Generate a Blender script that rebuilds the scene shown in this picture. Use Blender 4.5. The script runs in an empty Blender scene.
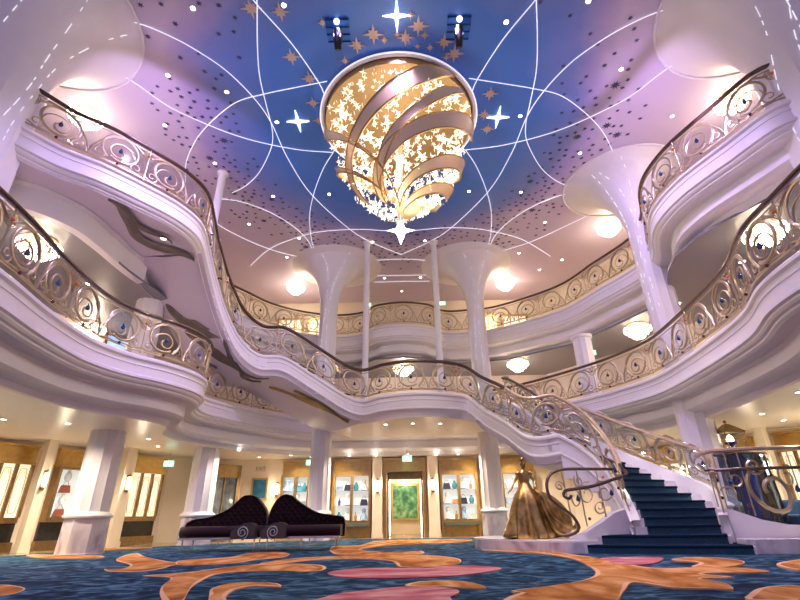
import bpy, bmesh, math, random
from math import sin, cos, pi, radians, hypot, atan2, sqrt
from mathutils import Vector, Matrix
from mathutils.geometry import tessellate_polygon
random.seed(7)
SC = bpy.context.scene
COL = SC.collection
W = {}                      # base point of every object while building
V = Vector

# ------------------------------------------------------------------ materials
MATS = {}
def mat(name, col, rough=.5, metal=0., emit=None, es=0., bump=0., bscale=20., var=0., vscale=3., coat=0., alpha=1., trans=0., sheen=0.):
    m = bpy.data.materials.new(name); m.use_nodes = True
    nt = m.node_tree; b = nt.nodes['Principled BSDF']
    b.inputs['Base Color'].default_value = (*col, 1); b.inputs['Roughness'].default_value = rough
    b.inputs['Metallic'].default_value = metal
    b.inputs['Coat Weight'].default_value = coat
    b.inputs['Sheen Weight'].default_value = sheen
    b.inputs['Transmission Weight'].default_value = trans
    if emit: b.inputs['Emission Color'].default_value = (*emit, 1); b.inputs['Emission Strength'].default_value = es
    tc = nt.nodes.new('ShaderNodeNewGeometry')
    if var > 0:
        n = nt.nodes.new('ShaderNodeTexNoise'); n.inputs['Scale'].default_value = vscale; n.inputs['Detail'].default_value = 4
        nt.links.new(tc.outputs['Position'], n.inputs['Vector'])
        r = nt.nodes.new('ShaderNodeValToRGB')
        r.color_ramp.elements[0].position = .3; r.color_ramp.elements[1].position = .7
        r.color_ramp.elements[0].color = (*[c*(1-var) for c in col], 1)
        r.color_ramp.elements[1].color = (*[min(1, c*(1+var)) for c in col], 1)
        nt.links.new(n.outputs['Fac'], r.inputs['Fac']); nt.links.new(r.outputs['Color'], b.inputs['Base Color'])
    if bump > 0:
        n = nt.nodes.new('ShaderNodeTexNoise'); n.inputs['Scale'].default_value = bscale; n.inputs['Detail'].default_value = 3
        nt.links.new(tc.outputs['Position'], n.inputs['Vector'])
        bp = nt.nodes.new('ShaderNodeBump'); bp.inputs['Strength'].default_value = bump; bp.inputs['Distance'].default_value = .02
        nt.links.new(n.outputs['Fac'], bp.inputs['Height']); nt.links.new(bp.outputs['Normal'], b.inputs['Normal'])
    MATS[name] = m
    return m
def emis(name, col, s):
    m = mat(name, (.8, .8, .8), emit=col, es=s); return m

M_white = mat('white_plaster', (.80, .76, .76), .42, var=.02, vscale=1.5)
M_soffit = mat('satin_plaster', (.66, .60, .66), .35, var=.03, vscale=1.2)
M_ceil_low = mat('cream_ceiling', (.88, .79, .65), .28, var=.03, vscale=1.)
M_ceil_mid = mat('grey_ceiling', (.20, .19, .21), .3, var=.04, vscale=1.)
M_wall = mat('cream_panelling', (.78, .66, .49), .45, var=.03, vscale=2.)
M_wallpink = mat('blush_panelling', (.80, .66, .58), .5, var=.03, vscale=2.)
M_gold = mat('brushed_gold', (.62, .40, .13), .3, 1., var=.12, vscale=6.)
M_golddark = mat('antique_brass', (.33, .22, .10), .38, .9, var=.15, vscale=8.)
M_champ = mat('champagne_scroll', (.50, .41, .27), .33, .75, var=.06, vscale=6.)
M_rail = mat('bronzed_walnut', (.10, .055, .035), .3, .2, coat=.5, var=.25, vscale=12.)
M_railtan = mat('tan_wood', (.55, .40, .25), .4, .1, coat=.4, var=.15, vscale=9.)
M_leaf = mat('pewter_leaf', (.20, .17, .14), .4, .55, var=.18, vscale=5.)
M_silver = mat('polished_silver', (.75, .73, .70), .2, 1.)
M_dark = mat('black_metal', (.02, .02, .022), .4, .5)
M_black = mat('black_stone', (.03, .026, .02), .2, var=.3, vscale=8.)
M_blue = mat('sapphire_glass', (.005, .045, .15), .08, coat=1.)
M_red = mat('garnet_glass', (.16, .01, .015), .1, coat=1.)
M_amber = mat('amber_glass', (.85, .22, .03), .15, coat=1.)
M_velvet = mat('aubergine_velvet', (.012, .004, .007), .55, sheen=.1)
M_velvet2 = mat('plum_velvet', (.022, .005, .010), .5, sheen=.12)
M_bronze = mat('statue_bronze', (.42, .27, .10), .32, 1., var=.5, vscale=5., bump=.25, bscale=14.)
M_carpetstair = mat('navy_stair_carpet', (.006, .020, .048), .95, bump=.5, bscale=120., var=.2, vscale=30.)
M_riser = mat('lit_riser_carpet', (.045, .12, .19), .95, bump=.5, bscale=120., var=.2, vscale=30.)  # stair carpet colour lightened for the light that catches the risers
M_lamp = emis('warm_lamp', (1., .86, .62), 9.)
M_crystal = emis('lit_crystal', (1., .88, .66), 2.4)
M_crystal2 = mat('clear_crystal', (.95, .88, .75), .08, .3, emit=(1., .85, .6), es=.55)
M_downlight = emis('white_downlight', (1., .93, .82), 14.)
M_strip = mat('beaded_light_strip', (.85, .85, .9), .2, .2, emit=(.9, .9, 1.), es=.55)
M_starlight = emis('star_lamp', (1., .97, .93), 2.0)
M_panelglow = mat('backlit_glass', (.8, .75, .6), .3, emit=(1., .86, .60), es=.75, var=.0)
M_caseback = mat('lit_case_back', (.85, .85, .78), .5, emit=(.95, 1., .92), es=.42)
M_sconce = emis('sconce_shade', (1., .9, .7), 5.)
M_green = emis('green_sign', (.15, .9, .6), 1.6)
M_signwhite = emis('sign_white', (.8, 1., .9), 2.)
M_bluescreen = emis('blue_lit_panel', (.12, .35, .8), 1.1)
M_skyblue = mat('blue_recess', (.02, .14, .55), .4)
M_goldstar = mat('gold_leaf_star', (.60, .47, .38), .45, .2)
M_darkstar = mat('slate_star', (.075, .075, .15), .45, .2)
M_cobalt = mat('cobalt_enamel', (.008, .025, .24), .08, coat=1.)
M_blueuph = mat('blue_upholstery', (.01, .06, .16), .7, sheen=.3)

def glass_mat(name, tint=(.97, .98, 1.), gl=.035):
    m = bpy.data.materials.new(name); m.use_nodes = True; nt = m.node_tree; nt.nodes.clear()
    o = nt.nodes.new('ShaderNodeOutputMaterial'); t = nt.nodes.new('ShaderNodeBsdfTransparent'); g = nt.nodes.new('ShaderNodeBsdfGlossy')
    t.inputs['Color'].default_value = (*tint, 1); g.inputs['Roughness'].default_value = .05
    x = nt.nodes.new('ShaderNodeMixShader'); x.inputs['Fac'].default_value = gl
    nt.links.new(t.outputs[0], x.inputs[1]); nt.links.new(g.outputs[0], x.inputs[2]); nt.links.new(x.outputs[0], o.inputs['Surface'])
    return m
M_glass = glass_mat('clear_glass')
M_smoke = glass_mat('smoked_glass', (.40, .48, .60), .06)

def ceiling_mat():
    m = bpy.data.materials.new('painted_and_lit_sky'); m.use_nodes = True; nt = m.node_tree; b = nt.nodes['Principled BSDF']
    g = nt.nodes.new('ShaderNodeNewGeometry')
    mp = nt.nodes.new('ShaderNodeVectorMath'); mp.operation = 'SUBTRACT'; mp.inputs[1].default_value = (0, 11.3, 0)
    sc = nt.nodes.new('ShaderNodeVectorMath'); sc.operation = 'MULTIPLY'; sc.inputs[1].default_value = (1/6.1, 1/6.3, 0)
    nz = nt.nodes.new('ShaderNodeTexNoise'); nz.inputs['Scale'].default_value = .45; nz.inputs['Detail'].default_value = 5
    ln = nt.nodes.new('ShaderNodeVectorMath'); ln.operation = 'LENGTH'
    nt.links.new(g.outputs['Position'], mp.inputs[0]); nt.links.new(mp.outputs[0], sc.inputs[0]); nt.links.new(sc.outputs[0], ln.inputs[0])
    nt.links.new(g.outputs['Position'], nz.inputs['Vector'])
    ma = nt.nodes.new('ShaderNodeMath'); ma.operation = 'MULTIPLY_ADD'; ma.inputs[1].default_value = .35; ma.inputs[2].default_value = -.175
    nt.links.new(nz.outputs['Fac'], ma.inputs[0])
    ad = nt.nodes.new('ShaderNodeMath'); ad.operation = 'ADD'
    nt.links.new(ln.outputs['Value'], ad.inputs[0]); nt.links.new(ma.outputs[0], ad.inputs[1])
    r = nt.nodes.new('ShaderNodeValToRGB'); e = r.color_ramp.elements  # ramp carries the ceiling's blue and lilac lighting besides its paint
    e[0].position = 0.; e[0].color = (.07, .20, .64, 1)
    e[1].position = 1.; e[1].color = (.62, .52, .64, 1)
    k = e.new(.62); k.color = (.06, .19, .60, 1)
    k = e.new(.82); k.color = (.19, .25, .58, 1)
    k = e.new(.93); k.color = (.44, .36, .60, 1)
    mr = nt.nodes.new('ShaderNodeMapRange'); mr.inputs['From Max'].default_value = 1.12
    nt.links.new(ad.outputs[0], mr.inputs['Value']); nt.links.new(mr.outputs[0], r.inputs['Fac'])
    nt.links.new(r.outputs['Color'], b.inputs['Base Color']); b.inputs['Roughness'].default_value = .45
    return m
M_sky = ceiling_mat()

def carpet_mat(name, c1, c2, c3, scale=1.2, stretch=(1, 1, 1), dist=1.5):
    m = bpy.data.materials.new(name); m.use_nodes = True; nt = m.node_tree; b = nt.nodes['Principled BSDF']
    g = nt.nodes.new('ShaderNodeNewGeometry'); s = nt.nodes.new('ShaderNodeVectorMath'); s.operation = 'MULTIPLY'; s.inputs[1].default_value = stretch
    n = nt.nodes.new('ShaderNodeTexNoise'); n.inputs['Scale'].default_value = scale; n.inputs['Detail'].default_value = 7; n.inputs['Distortion'].default_value = dist
    r = nt.nodes.new('ShaderNodeValToRGB'); e = r.color_ramp.elements
    e[0].position = .36; e[0].color = (*c1, 1); e[1].position = .66; e[1].color = (*c3, 1); k = e.new(.5); k.color = (*c2, 1)
    nt.links.new(g.outputs['Position'], s.inputs[0]); nt.links.new(s.outputs[0], n.inputs['Vector']); nt.links.new(n.outputs['Fac'], r.inputs['Fac'])
    nt.links.new(r.outputs['Color'], b.inputs['Base Color']); b.inputs['Roughness'].default_value = .95
    f = nt.nodes.new('ShaderNodeTexNoise'); f.inputs['Scale'].default_value = 90; nt.links.new(g.outputs['Position'], f.inputs['Vector'])
    bp = nt.nodes.new('ShaderNodeBump'); bp.inputs['Strength'].default_value = .5; bp.inputs['Distance'].default_value = .01
    nt.links.new(f.outputs['Fac'], bp.inputs['Height']); nt.links.new(bp.outputs['Normal'], b.inputs['Normal'])
    return m
M_carpet = carpet_mat('ocean_blue_carpet', (.003, .011, .030), (.008, .042, .088), (.085, .18, .27), 2.2, (1, 1.5, 1), 1.6)
M_swirl = carpet_mat('copper_swirl_pile', (.30, .10, .022), (.50, .20, .05), (.70, .36, .15), .8, (1.6, .8, 1), 2.2)
M_peach = mat('peach_swirl_edge', (.74, .42, .22), .95, var=.12, vscale=2.)
M_pink = carpet_mat('rose_swirl_pile', (.34, .08, .10), (.52, .17, .19), (.66, .34, .30), .9, (.8, 2.2, 1), 1.5)
M_marble = carpet_mat('veined_marble', (.44, .36, .42), (.66, .60, .62), (.76, .72, .72), .9, (1, 1, .7), 3.)
MM = M_marble.node_tree.nodes['Principled BSDF']; MM.inputs['Roughness'].default_value = .2
def tile_mat():
    m = bpy.data.materials.new('polished_floor_tile'); m.use_nodes = True; nt = m.node_tree; b = nt.nodes['Principled BSDF']
    g = nt.nodes.new('ShaderNodeNewGeometry'); mp = nt.nodes.new('ShaderNodeMapping'); mp.inputs['Rotation'].default_value = (0, 0, .78); 
    ch = nt.nodes.new('ShaderNodeTexChecker'); ch.inputs['Scale'].default_value = 1.1
    ch.inputs['Color1'].default_value = (.46, .36, .24, 1); ch.inputs['Color2'].default_value = (.20, .14, .09, 1)
    nt.links.new(g.outputs['Position'], mp.inputs['Vector']); nt.links.new(mp.outputs[0], ch.inputs['Vector']); nt.links.new(ch.outputs['Color'], b.inputs['Base Color'])
    b.inputs['Roughness'].default_value = .15
    return m
M_tile = tile_mat()
def art_mat():
    m = bpy.data.materials.new('green_mural'); m.use_nodes = True; nt = m.node_tree; b = nt.nodes['Principled BSDF']
    g = nt.nodes.new('ShaderNodeNewGeometry')
    n = nt.nodes.new('ShaderNodeTexNoise'); n.inputs['Scale'].default_value = 3.5; n.inputs['Detail'].default_value = 8; nt.links.new(g.outputs['Position'], n.inputs['Vector'])
    r = nt.nodes.new('ShaderNodeValToRGB'); e = r.color_ramp.elements
    e[0].position = .35; e[0].color = (.01, .07, .03, 1); e[1].position = .7; e[1].color = (.35, .5, .28, 1); k = e.new(.5); k.color = (.06, .22, .10, 1)
    nt.links.new(n.outputs['Fac'], r.inputs['Fac']); nt.links.new(r.outputs['Color'], b.inputs['Base Color'])
    return m
M_art = art_mat()
def velvet_tuft():
    m = bpy.data.materials.new('tufted_velvet'); m.use_nodes = True; nt = m.node_tree; b = nt.nodes['Principled BSDF']
    b.inputs['Base Color'].default_value = (.014, .0045, .007, 1); b.inputs['Roughness'].default_value = .5; b.inputs['Sheen Weight'].default_value = .12
    b.inputs['Sheen Tint'].default_value = (.6, .3, .4, 1)
    g = nt.nodes.new('ShaderNodeNewGeometry'); hs = []
    for ry in (.75, -.75):
        mp = nt.nodes.new('ShaderNodeMapping'); mp.inputs['Rotation'].default_value = (0, ry, 0)
        w = nt.nodes.new('ShaderNodeTexWave'); w.inputs['Scale'].default_value = 2.6; w.bands_direction = 'X'
        nt.links.new(g.outputs['Position'], mp.inputs['Vector']); nt.links.new(mp.outputs[0], w.inputs['Vector']); hs.append(w)
    mx = nt.nodes.new('ShaderNodeMath'); mx.operation = 'MULTIPLY'
    nt.links.new(hs[0].outputs['Fac'], mx.inputs[0]); nt.links.new(hs[1].outputs['Fac'], mx.inputs[1])
    bp = nt.nodes.new('ShaderNodeBump'); bp.inputs['Strength'].default_value = .6; bp.inputs['Distance'].default_value = .025
    nt.links.new(mx.outputs[0], bp.inputs['Height']); nt.links.new(bp.outputs['Normal'], b.inputs['Normal'])
    return m
M_tuft = velvet_tuft()
for _m in (M_carpet, M_swirl, M_pink, M_carpetstair, M_velvet, M_velvet2, M_tuft, M_blueuph): _m.node_tree.nodes['Principled BSDF'].inputs['Specular IOR Level'].default_value = .12

# ------------------------------------------------------------------ mesh helpers
def wbase(o): return W.get(o.name, V((0, 0, 0)))
class MB:
    def __init__(s): s.v = []; s.f = []
    def add(s, vs, fs):
        n = len(s.v); s.v += [tuple(p) for p in vs]; s.f += [tuple(i+n for i in f) for f in fs]
    def box(s, x0, x1, y0, y1, z0, z1):
        s.add([(x0,y0,z0),(x1,y0,z0),(x1,y1,z0),(x0,y1,z0),(x0,y0,z1),(x1,y0,z1),(x1,y1,z1),(x0,y1,z1)],
              [(0,3,2,1),(4,5,6,7),(0,1,5,4),(1,2,6,5),(2,3,7,6),(3,0,4,7)]); return s
    def hexa(s, bot, top):          # two quads
        s.add(list(bot)+list(top), [(3,2,1,0),(4,5,6,7),(0,1,5,4),(1,2,6,5),(2,3,7,6),(3,0,4,7)]); return s
    def prism(s, poly, z0, z1):     # plan polygon
        n = len(poly); s.add([(p[0],p[1],z0) for p in poly]+[(p[0],p[1],z1) for p in poly], [(i,(i+1)%n,n+(i+1)%n,n+i) for i in range(n)])
        t = tessellate_polygon([[V((p[0],p[1],0)) for p in poly]])
        s.f += [tuple(len(s.v)-n+i for i in a) for a in t] + [tuple(len(s.v)-2*n+i for i in reversed(a)) for a in t]; return s
    def slabxz(s, poly, y0, y1):    # outline in x,z given a thickness in y
        n = len(poly); s.add([(p[0],y0,p[1]) for p in poly]+[(p[0],y1,p[1]) for p in poly], [(i,(i+1)%n,n+(i+1)%n,n+i) for i in range(n)])
        t = tessellate_polygon([[V((p[0],p[1],0)) for p in poly]])
        s.f += [tuple(len(s.v)-n+i for i in a) for a in t] + [tuple(len(s.v)-2*n+i for i in reversed(a)) for a in t]; return s
    def lathe(s, prof, seg=24, c=(0,0,0), mod=None, a0=0., a1=2*pi):
        vs = []; full = abs(a1-a0-2*pi) < 1e-6; m = seg if full else seg+1
        for r, z in prof:
            for k in range(m):
                a = a0+(a1-a0)*k/seg; rr = r*(mod(a, z) if mod else 1)
                vs.append((c[0]+rr*cos(a), c[1]+rr*sin(a), c[2]+z))
        fs = [(i*m+k, i*m+(k+1)%m, (i+1)*m+(k+1)%m, (i+1)*m+k) for i in range(len(prof)-1) for k in range(seg)]
        s.add(vs, fs); return s
    def tube(s, pts, r, n=6, closed=False, cap=True, flat=1.):
        P = [V(p) for p in pts]; m = len(P); rr = r if isinstance(r, (list, tuple)) else [r]*m; vs = []
        up = V((0, 0, 1)); prev = None
        for i in range(m):
            if closed: t = P[(i+1) % m]-P[i-1]
            else: t = P[min(i+1, m-1)]-P[max(i-1, 0)]
            if t.length < 1e-9: t = V((0, 0, 1))
            t.normalize()
            if prev is None:
                a = up if abs(t.z) < .95 else V((1, 0, 0)); b = t.cross(a).normalized()
            else:
                b = prev-t*prev.dot(t); b = b.normalized() if b.length > 1e-6 else t.orthogonal().normalized()
            prev = b; c = b.cross(t)
            for k in range(n):
                an = 2*pi*k/n+pi/n; vs.append(P[i]+(b*cos(an)*flat+c*sin(an))*rr[i])
        q = m if closed else m-1
        fs = [(i*n+k, i*n+(k+1) % n, ((i+1) % m)*n+(k+1) % n, ((i+1) % m)*n+k) for i in range(q) for k in range(n)]
        if cap and not closed: fs += [tuple(range(n-1, -1, -1)), tuple(range((m-1)*n, m*n))]
        s.add(vs, fs); return s
    def sphere(s, c, r, seg=12, rings=8, sx=1, sy=1, sz=1):
        n0 = len(s.v)
        s.lathe([(max(r*sin(pi*i/rings), 1e-4), -r*cos(pi*i/rings)) for i in range(rings+1)], seg)
        s.v[n0:] = [(c[0]+x*sx, c[1]+y*sy, c[2]+z*sz) for x, y, z in s.v[n0:]]; return s
    def spike(s, c, a, b, w):       # stretched octahedron: half length a along axis b
        c = V(c); a = V(a); b1 = a.orthogonal().normalized()*w; b2 = a.cross(b1).normalized()*w
        s.add([c+a, c-a, c+b1, c-b1, c+b2, c-b2], [(0,2,4),(0,4,3),(0,3,5),(0,5,2),(1,4,2),(1,3,4),(1,5,3),(1,2,5)]); return s
    def build(s, name, m, parent=None, smooth=35, label=None, kind=None):
        me = bpy.data.meshes.new(name)
        xs = [p[0] for p in s.v]; ys = [p[1] for p in s.v]; zs = [p[2] for p in s.v]
        c = V(((min(xs)+max(xs))/2, (min(ys)+max(ys))/2, min(zs)))
        me.from_pydata([(p[0]-c.x, p[1]-c.y, p[2]-c.z) for p in s.v], [], s.f); me.materials.append(m)
        me.validate(); me.update()
        bm = bmesh.new(); bm.from_mesh(me); bmesh.ops.recalc_face_normals(bm, faces=bm.faces); bm.to_mesh(me); bm.free()
        if smooth:
            for p in me.polygons: p.use_smooth = True
            me.set_sharp_from_angle(angle=radians(smooth))
        o = bpy.data.objects.new(name, me); COL.objects.link(o); W[o.name] = c
        if parent: o.parent = parent; o.location = c-wbase(parent)
        else: o.location = c
        if label: o['label'] = label
        if kind: o['kind'] = kind
        return o
def thing(name, label, cat, loc=(0, 0, 0), group=None):
    o = bpy.data.objects.new(name, None); COL.objects.link(o); o.location = loc; W[o.name] = V(loc); o.empty_display_size = .2
    o['label'] = label; o['category'] = cat
    if group: o['group'] = group
    return o
def tag(o, label, cat, group=None):
    o['label'] = label; o['category'] = cat
    if group: o['group'] = group
    return o
def struct(o): o['kind'] = 'structure'; return o
def copy_tree(o, parent=None):
    c = o.copy(); COL.objects.link(c); c.parent = parent; W[c.name] = wbase(o)
    for ch in list(o.children): copy_tree(ch, c)
    return c
def linkcopy(o, loc, parent=None):  # copy of a single mesh part placed at a world point
    c = o.copy(); COL.objects.link(c); c.parent = parent; c.location = V(loc)-(wbase(parent) if parent else V((0,0,0))); W[c.name] = V(loc); return c

def catmull(P, step=.12, closed=False):
    P = [V(p) for p in P]; n = len(P); out = []
    rng = range(n if closed else n-1)
    for i in rng:
        if closed: a, b, c, d = P[i-1], P[i], P[(i+1) % n], P[(i+2) % n]
        else: a, b, c, d = P[max(i-1, 0)], P[i], P[i+1], P[min(i+2, n-1)]
        k = max(2, int((c-b).length/step))
        for j in range(k):
            t = j/k
            out.append(.5*((2*b)+(c-a)*t+(2*a-5*b+4*c-d)*t*t+(3*b-a-3*c+d)*t**3))
    if not closed: out.append(P[-1])
    return out
def normals(path):                  # horizontal normal, right-hand side of travel
    N = []
    for i in range(len(path)):
        t = path[min(i+1, len(path)-1)]-path[max(i-1, 0)]; t.z = 0
        if t.length < 1e-6: t = V((1, 0, 0))
        t.normalize(); N.append(V((t.y, -t.x, 0)))
    return N
def sweep(mb, path, prof, side=1):  # prof: (outward, dz)
    N = normals(path); k = len(prof); vs = []
    for p, n in zip(path, N):
        for d, z in prof: vs.append(p+n*d*side+V((0, 0, z)))
    mb.add(vs, [(i*k+j, i*k+j+1, (i+1)*k+j+1, (i+1)*k+j) for i in range(len(path)-1) for j in range(k-1)]); return mb
def offset(path, d):
    return [p+n*d for p, n in zip(path, normals(path))]

# ------------------------------------------------------------------ plan of the atrium (gallery edges run left-front -> back -> right-front; atrium on the right-hand side)
E4 = [(-6.3,1.5),(-6.15,4.5),(-6.29,6.3),(-6.6,7.8),(-6.75,9.3),(-6.49,10.35),(-5.95,11.2),(-5.62,12.2),(-5.75,13.1),(-6.3,14.0),(-6.45,14.9),(-6.1,15.9),(-5.6,16.9),(-4.8,18.0),(-3.8,18.9),(-2.2,19.3),(0,19.4),(2.2,19.3),(3.8,18.95),(4.9,17.9),(5.75,16.8),(6.5,15.6),(6.94,14.69),(7.38,13.17),(7.26,11.12),(6.87,8.7),(6.31,7.3),(6.13,6.2),(6.0,4.5),(6.1,1.5)]
E5L = [(-13,6.9),(-10.2,6.9),(-8.9,6.9),(-8.2,7.1),(-7.65,7.9),(-7.06,8.43),(-6.5,9.15),(-5.95,10.0),(-5.72,10.8),(-5.8,11.46)]
E5R = [(-7.9,13.2),(-7.9,14.6),(-7.3,16.4),(-6.6,17.7),(-5.85,18.9),(-4.7,19.8),(-3.42,20.3),(-2.2,20.2),(-1.6,19.8),(-1.2,19.3),(-.02,18.99),(1.2,19.3),(1.6,19.8),(2.2,20.1),(3.1,20.0),(4.45,19.6),(6.6,17.7),(7.45,15.7),(8.1,13.9),(7.9,12.6),(7.3,11.4),(7.05,10.5),(7.11,9.4),(7.5,8.2),(7.95,7.1),(8.9,6.9),(10.2,6.9),(13,6.9)]
def P3(l, z): return catmull([(x, y, z) for x, y in l], .2)
p4 = P3(E4, 4.3); p5L = P3(E5L, 8.4); p5R = P3(E5R, 8.4)
FRONT = [(-5.8,11.46,8.4),(-5.97,12.8,7.85),(-5.85,13.79,7.0),(-5.5,14.55,6.2),(-4.95,15.15,5.8),(-4.15,15.3,5.75),(-3.1,15.6,5.15),(-2.1,15.85,4.55),(-1.43,15.75,4.3),(-.7,15.15,4.3),(.3,14.8,4.3),(1.3,14.95,4.3),(2.12,15.5,4.3),(2.55,14.9,3.75),(3.0,14.0,3.2),(3.42,13.05,2.6),(4.1,12.72,2.6)]
front = catmull(FRONT, .12)

FASC = [(-.32,0),(-.32,.10),(0,.10),(.05,.06),(.05,0),(.0,-.04),(0,-.12),(.015,-.13),(.015,-.15),(0,-.16),(0,-.36),(.03,-.38),(.03,-.44),(-.02,-.47),(-.02,-.50),(-.05,-.54),(-.10,-.56),(-.10,-.60),(-.15,-.64),(-.42,-.65),(-.46,-.70),(-.42,-.74),(-.42,-.98),(-.46,-1.02),(-.52,-1.06),(-.75,-1.08),(-.82,-1.25)]
FASC5 = FASC[:19]+[(-.3,-.65),(-1.9,-.65),(-1.95,-.72),(-1.9,-.78),(-1.9,-1.1),(-2.0,-1.27)]

sweep(MB(), p4, FASC).build('trim_1', M_white, kind='structure', smooth=30)
sweep(MB(), p5R, FASC).build('trim_2', M_white, kind='structure', smooth=30)
sweep(MB(), p5L, FASC[:19]).build('trim_3', M_white, kind='structure', smooth=30)

# floors and ceilings
OUT3 = [(-14.0,1.5),(-13.4,11.2),(-9.38,19.24),(-6.9,20.7),(6.9,20.7),(9.38,19.24),(13.4,11.2),(14.0,1.5)]
OUT4 = [(-13.2,1.5),(-12.8,11),(-9.6,19.2),(-7.2,22.8),(7.2,22.8),(9.6,19.2),(12.8,11),(13.2,1.5)]
OUT5 = [(-13.6,1.5),(-13.2,11),(-10.6,19.6),(-7.8,24.6),(7.8,24.6),(10.6,19.6),(13.2,11),(13.6,1.5)]
def ring(path, off, out, z0, z1, name, m):
    e = [(p.x, p.y) for p in offset(path, off)]
    e2 = [e[0]]
    for q in e[1:]:
        if hypot(q[0]-e2[-1][0], q[1]-e2[-1][1]) > .12: e2.append(q)
    return MB().prism(e2+list(reversed(out)), z0, z1).build(name, m, kind='structure', smooth=0)
ring(p4, -.3, OUT4, 4.22, 4.3, 'floor', M_wallpink)
ring(p4, -.8, OUT3, 3.05, 3.12, 'ceiling', M_ceil_low)
cc = [V((x, y, 8.4)) for x, y in E5L[:-1]]+[V((-5.9,11.6,8.4)), V((-7.7,11.8,8.4))]+[V((x, y, 8.4)) for x, y in E5R]
p5all = p5L+[V((-7.5,11.7,8.4))]+p5R
ring(p5all, -.3, OUT5, 8.32, 8.4, 'floor', M_wallpink)
I5 = [(-13,8.7),(-11,8.3),(-9.5,8.0),(-8.45,8.3),(-7.85,9.1),(-7.72,10.0),(-7.7,11.3),(-7.62,12.0)]
E5c = I5+[(-7.45,13.2),(-7.3,14.8),(-7.2,16.8)]+[(x*1.07, y+.6) for x, y in E5R[4:-5]]+[(8.5,8.1),(9.0,7.2),(10.2,5),(11.2,1.5)]
_e5 = [(p.x,p.y) for p in offset(p5L,-.14)]
MB().prism(_e5[::2]+[_e5[-1],(-7.75,11.62)]+list(reversed(I5[:-1])), 7.75, 7.80).build('ceiling', M_soffit, kind='structure', smooth=0)
sweep(MB(), P3(I5, 7.75), [(.12,.02),(.12,-.03),(0,-.06),(0,-.62),(-.2,-.64)]).build('trim_4', M_white, kind='structure')
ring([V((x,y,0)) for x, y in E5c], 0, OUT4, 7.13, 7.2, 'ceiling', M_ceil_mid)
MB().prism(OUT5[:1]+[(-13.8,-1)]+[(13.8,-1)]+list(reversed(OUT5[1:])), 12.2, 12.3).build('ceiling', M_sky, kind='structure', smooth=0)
def wallring(out, z0, z1, name, m, skip=()):
    for i in range(len(out)-1):
        if i in skip: continue
        (ax, ay), (bx, by) = out[i], out[i+1]; L = hypot(bx-ax, by-ay); nx, ny = -(by-ay)/L*.15, (bx-ax)/L*.15
        MB().prism([(ax,ay),(bx,by),(bx+nx,by+ny),(ax+nx,ay+ny)], z0, z1).build(name[i], m, kind='structure', smooth=0)
NM = ['wall_left','wall_left','wall_left','wall_back','wall_right','wall_right','wall_right']
wallring(OUT3, 0, 3.05, NM, M_wall, skip=(3,))
wallring(OUT4, 4.3, 7.2, NM, M_wallpink); wallring(OUT5, 8.4, 12.2, NM, M_wall)
# back wall of the hall with the doorway opening
MB().box(-6.9,-.9,20.7,20.85,0,3.05).box(.85,6.9,20.7,20.85,0,3.05).box(-.9,.85,20.7,20.85,2.45,3.05).build('wall_back', M_wall, kind='structure', smooth=0)
MB().box(-1.1,-.95,20.85,23.6,0,2.7).box(.9,1.05,20.85,23.6,0,2.7).box(-1.1,1.05,23.6,23.75,0,2.7).build('wall_back', M_wall, kind='structure', smooth=0)
MB().box(-1.1,1.05,20.85,23.6,2.6,2.7).build('ceiling', M_ceil_low, kind='structure', smooth=0)
MB().box(-14,14,-3,24.5,-.1,0).build('floor', M_tile, kind='structure', smooth=0)
carpet = MB().prism([(-12.6,-2.5),(-12.2,9.0),(-11.2,12.2),(-8.9,14.6),(-7.4,17.0),(-3,19.4),(3.2,19.2),(8,17),(11.9,12),(12.6,-2.5)], 0, .012).build('floor', M_carpet, kind='structure', smooth=0)
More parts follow.
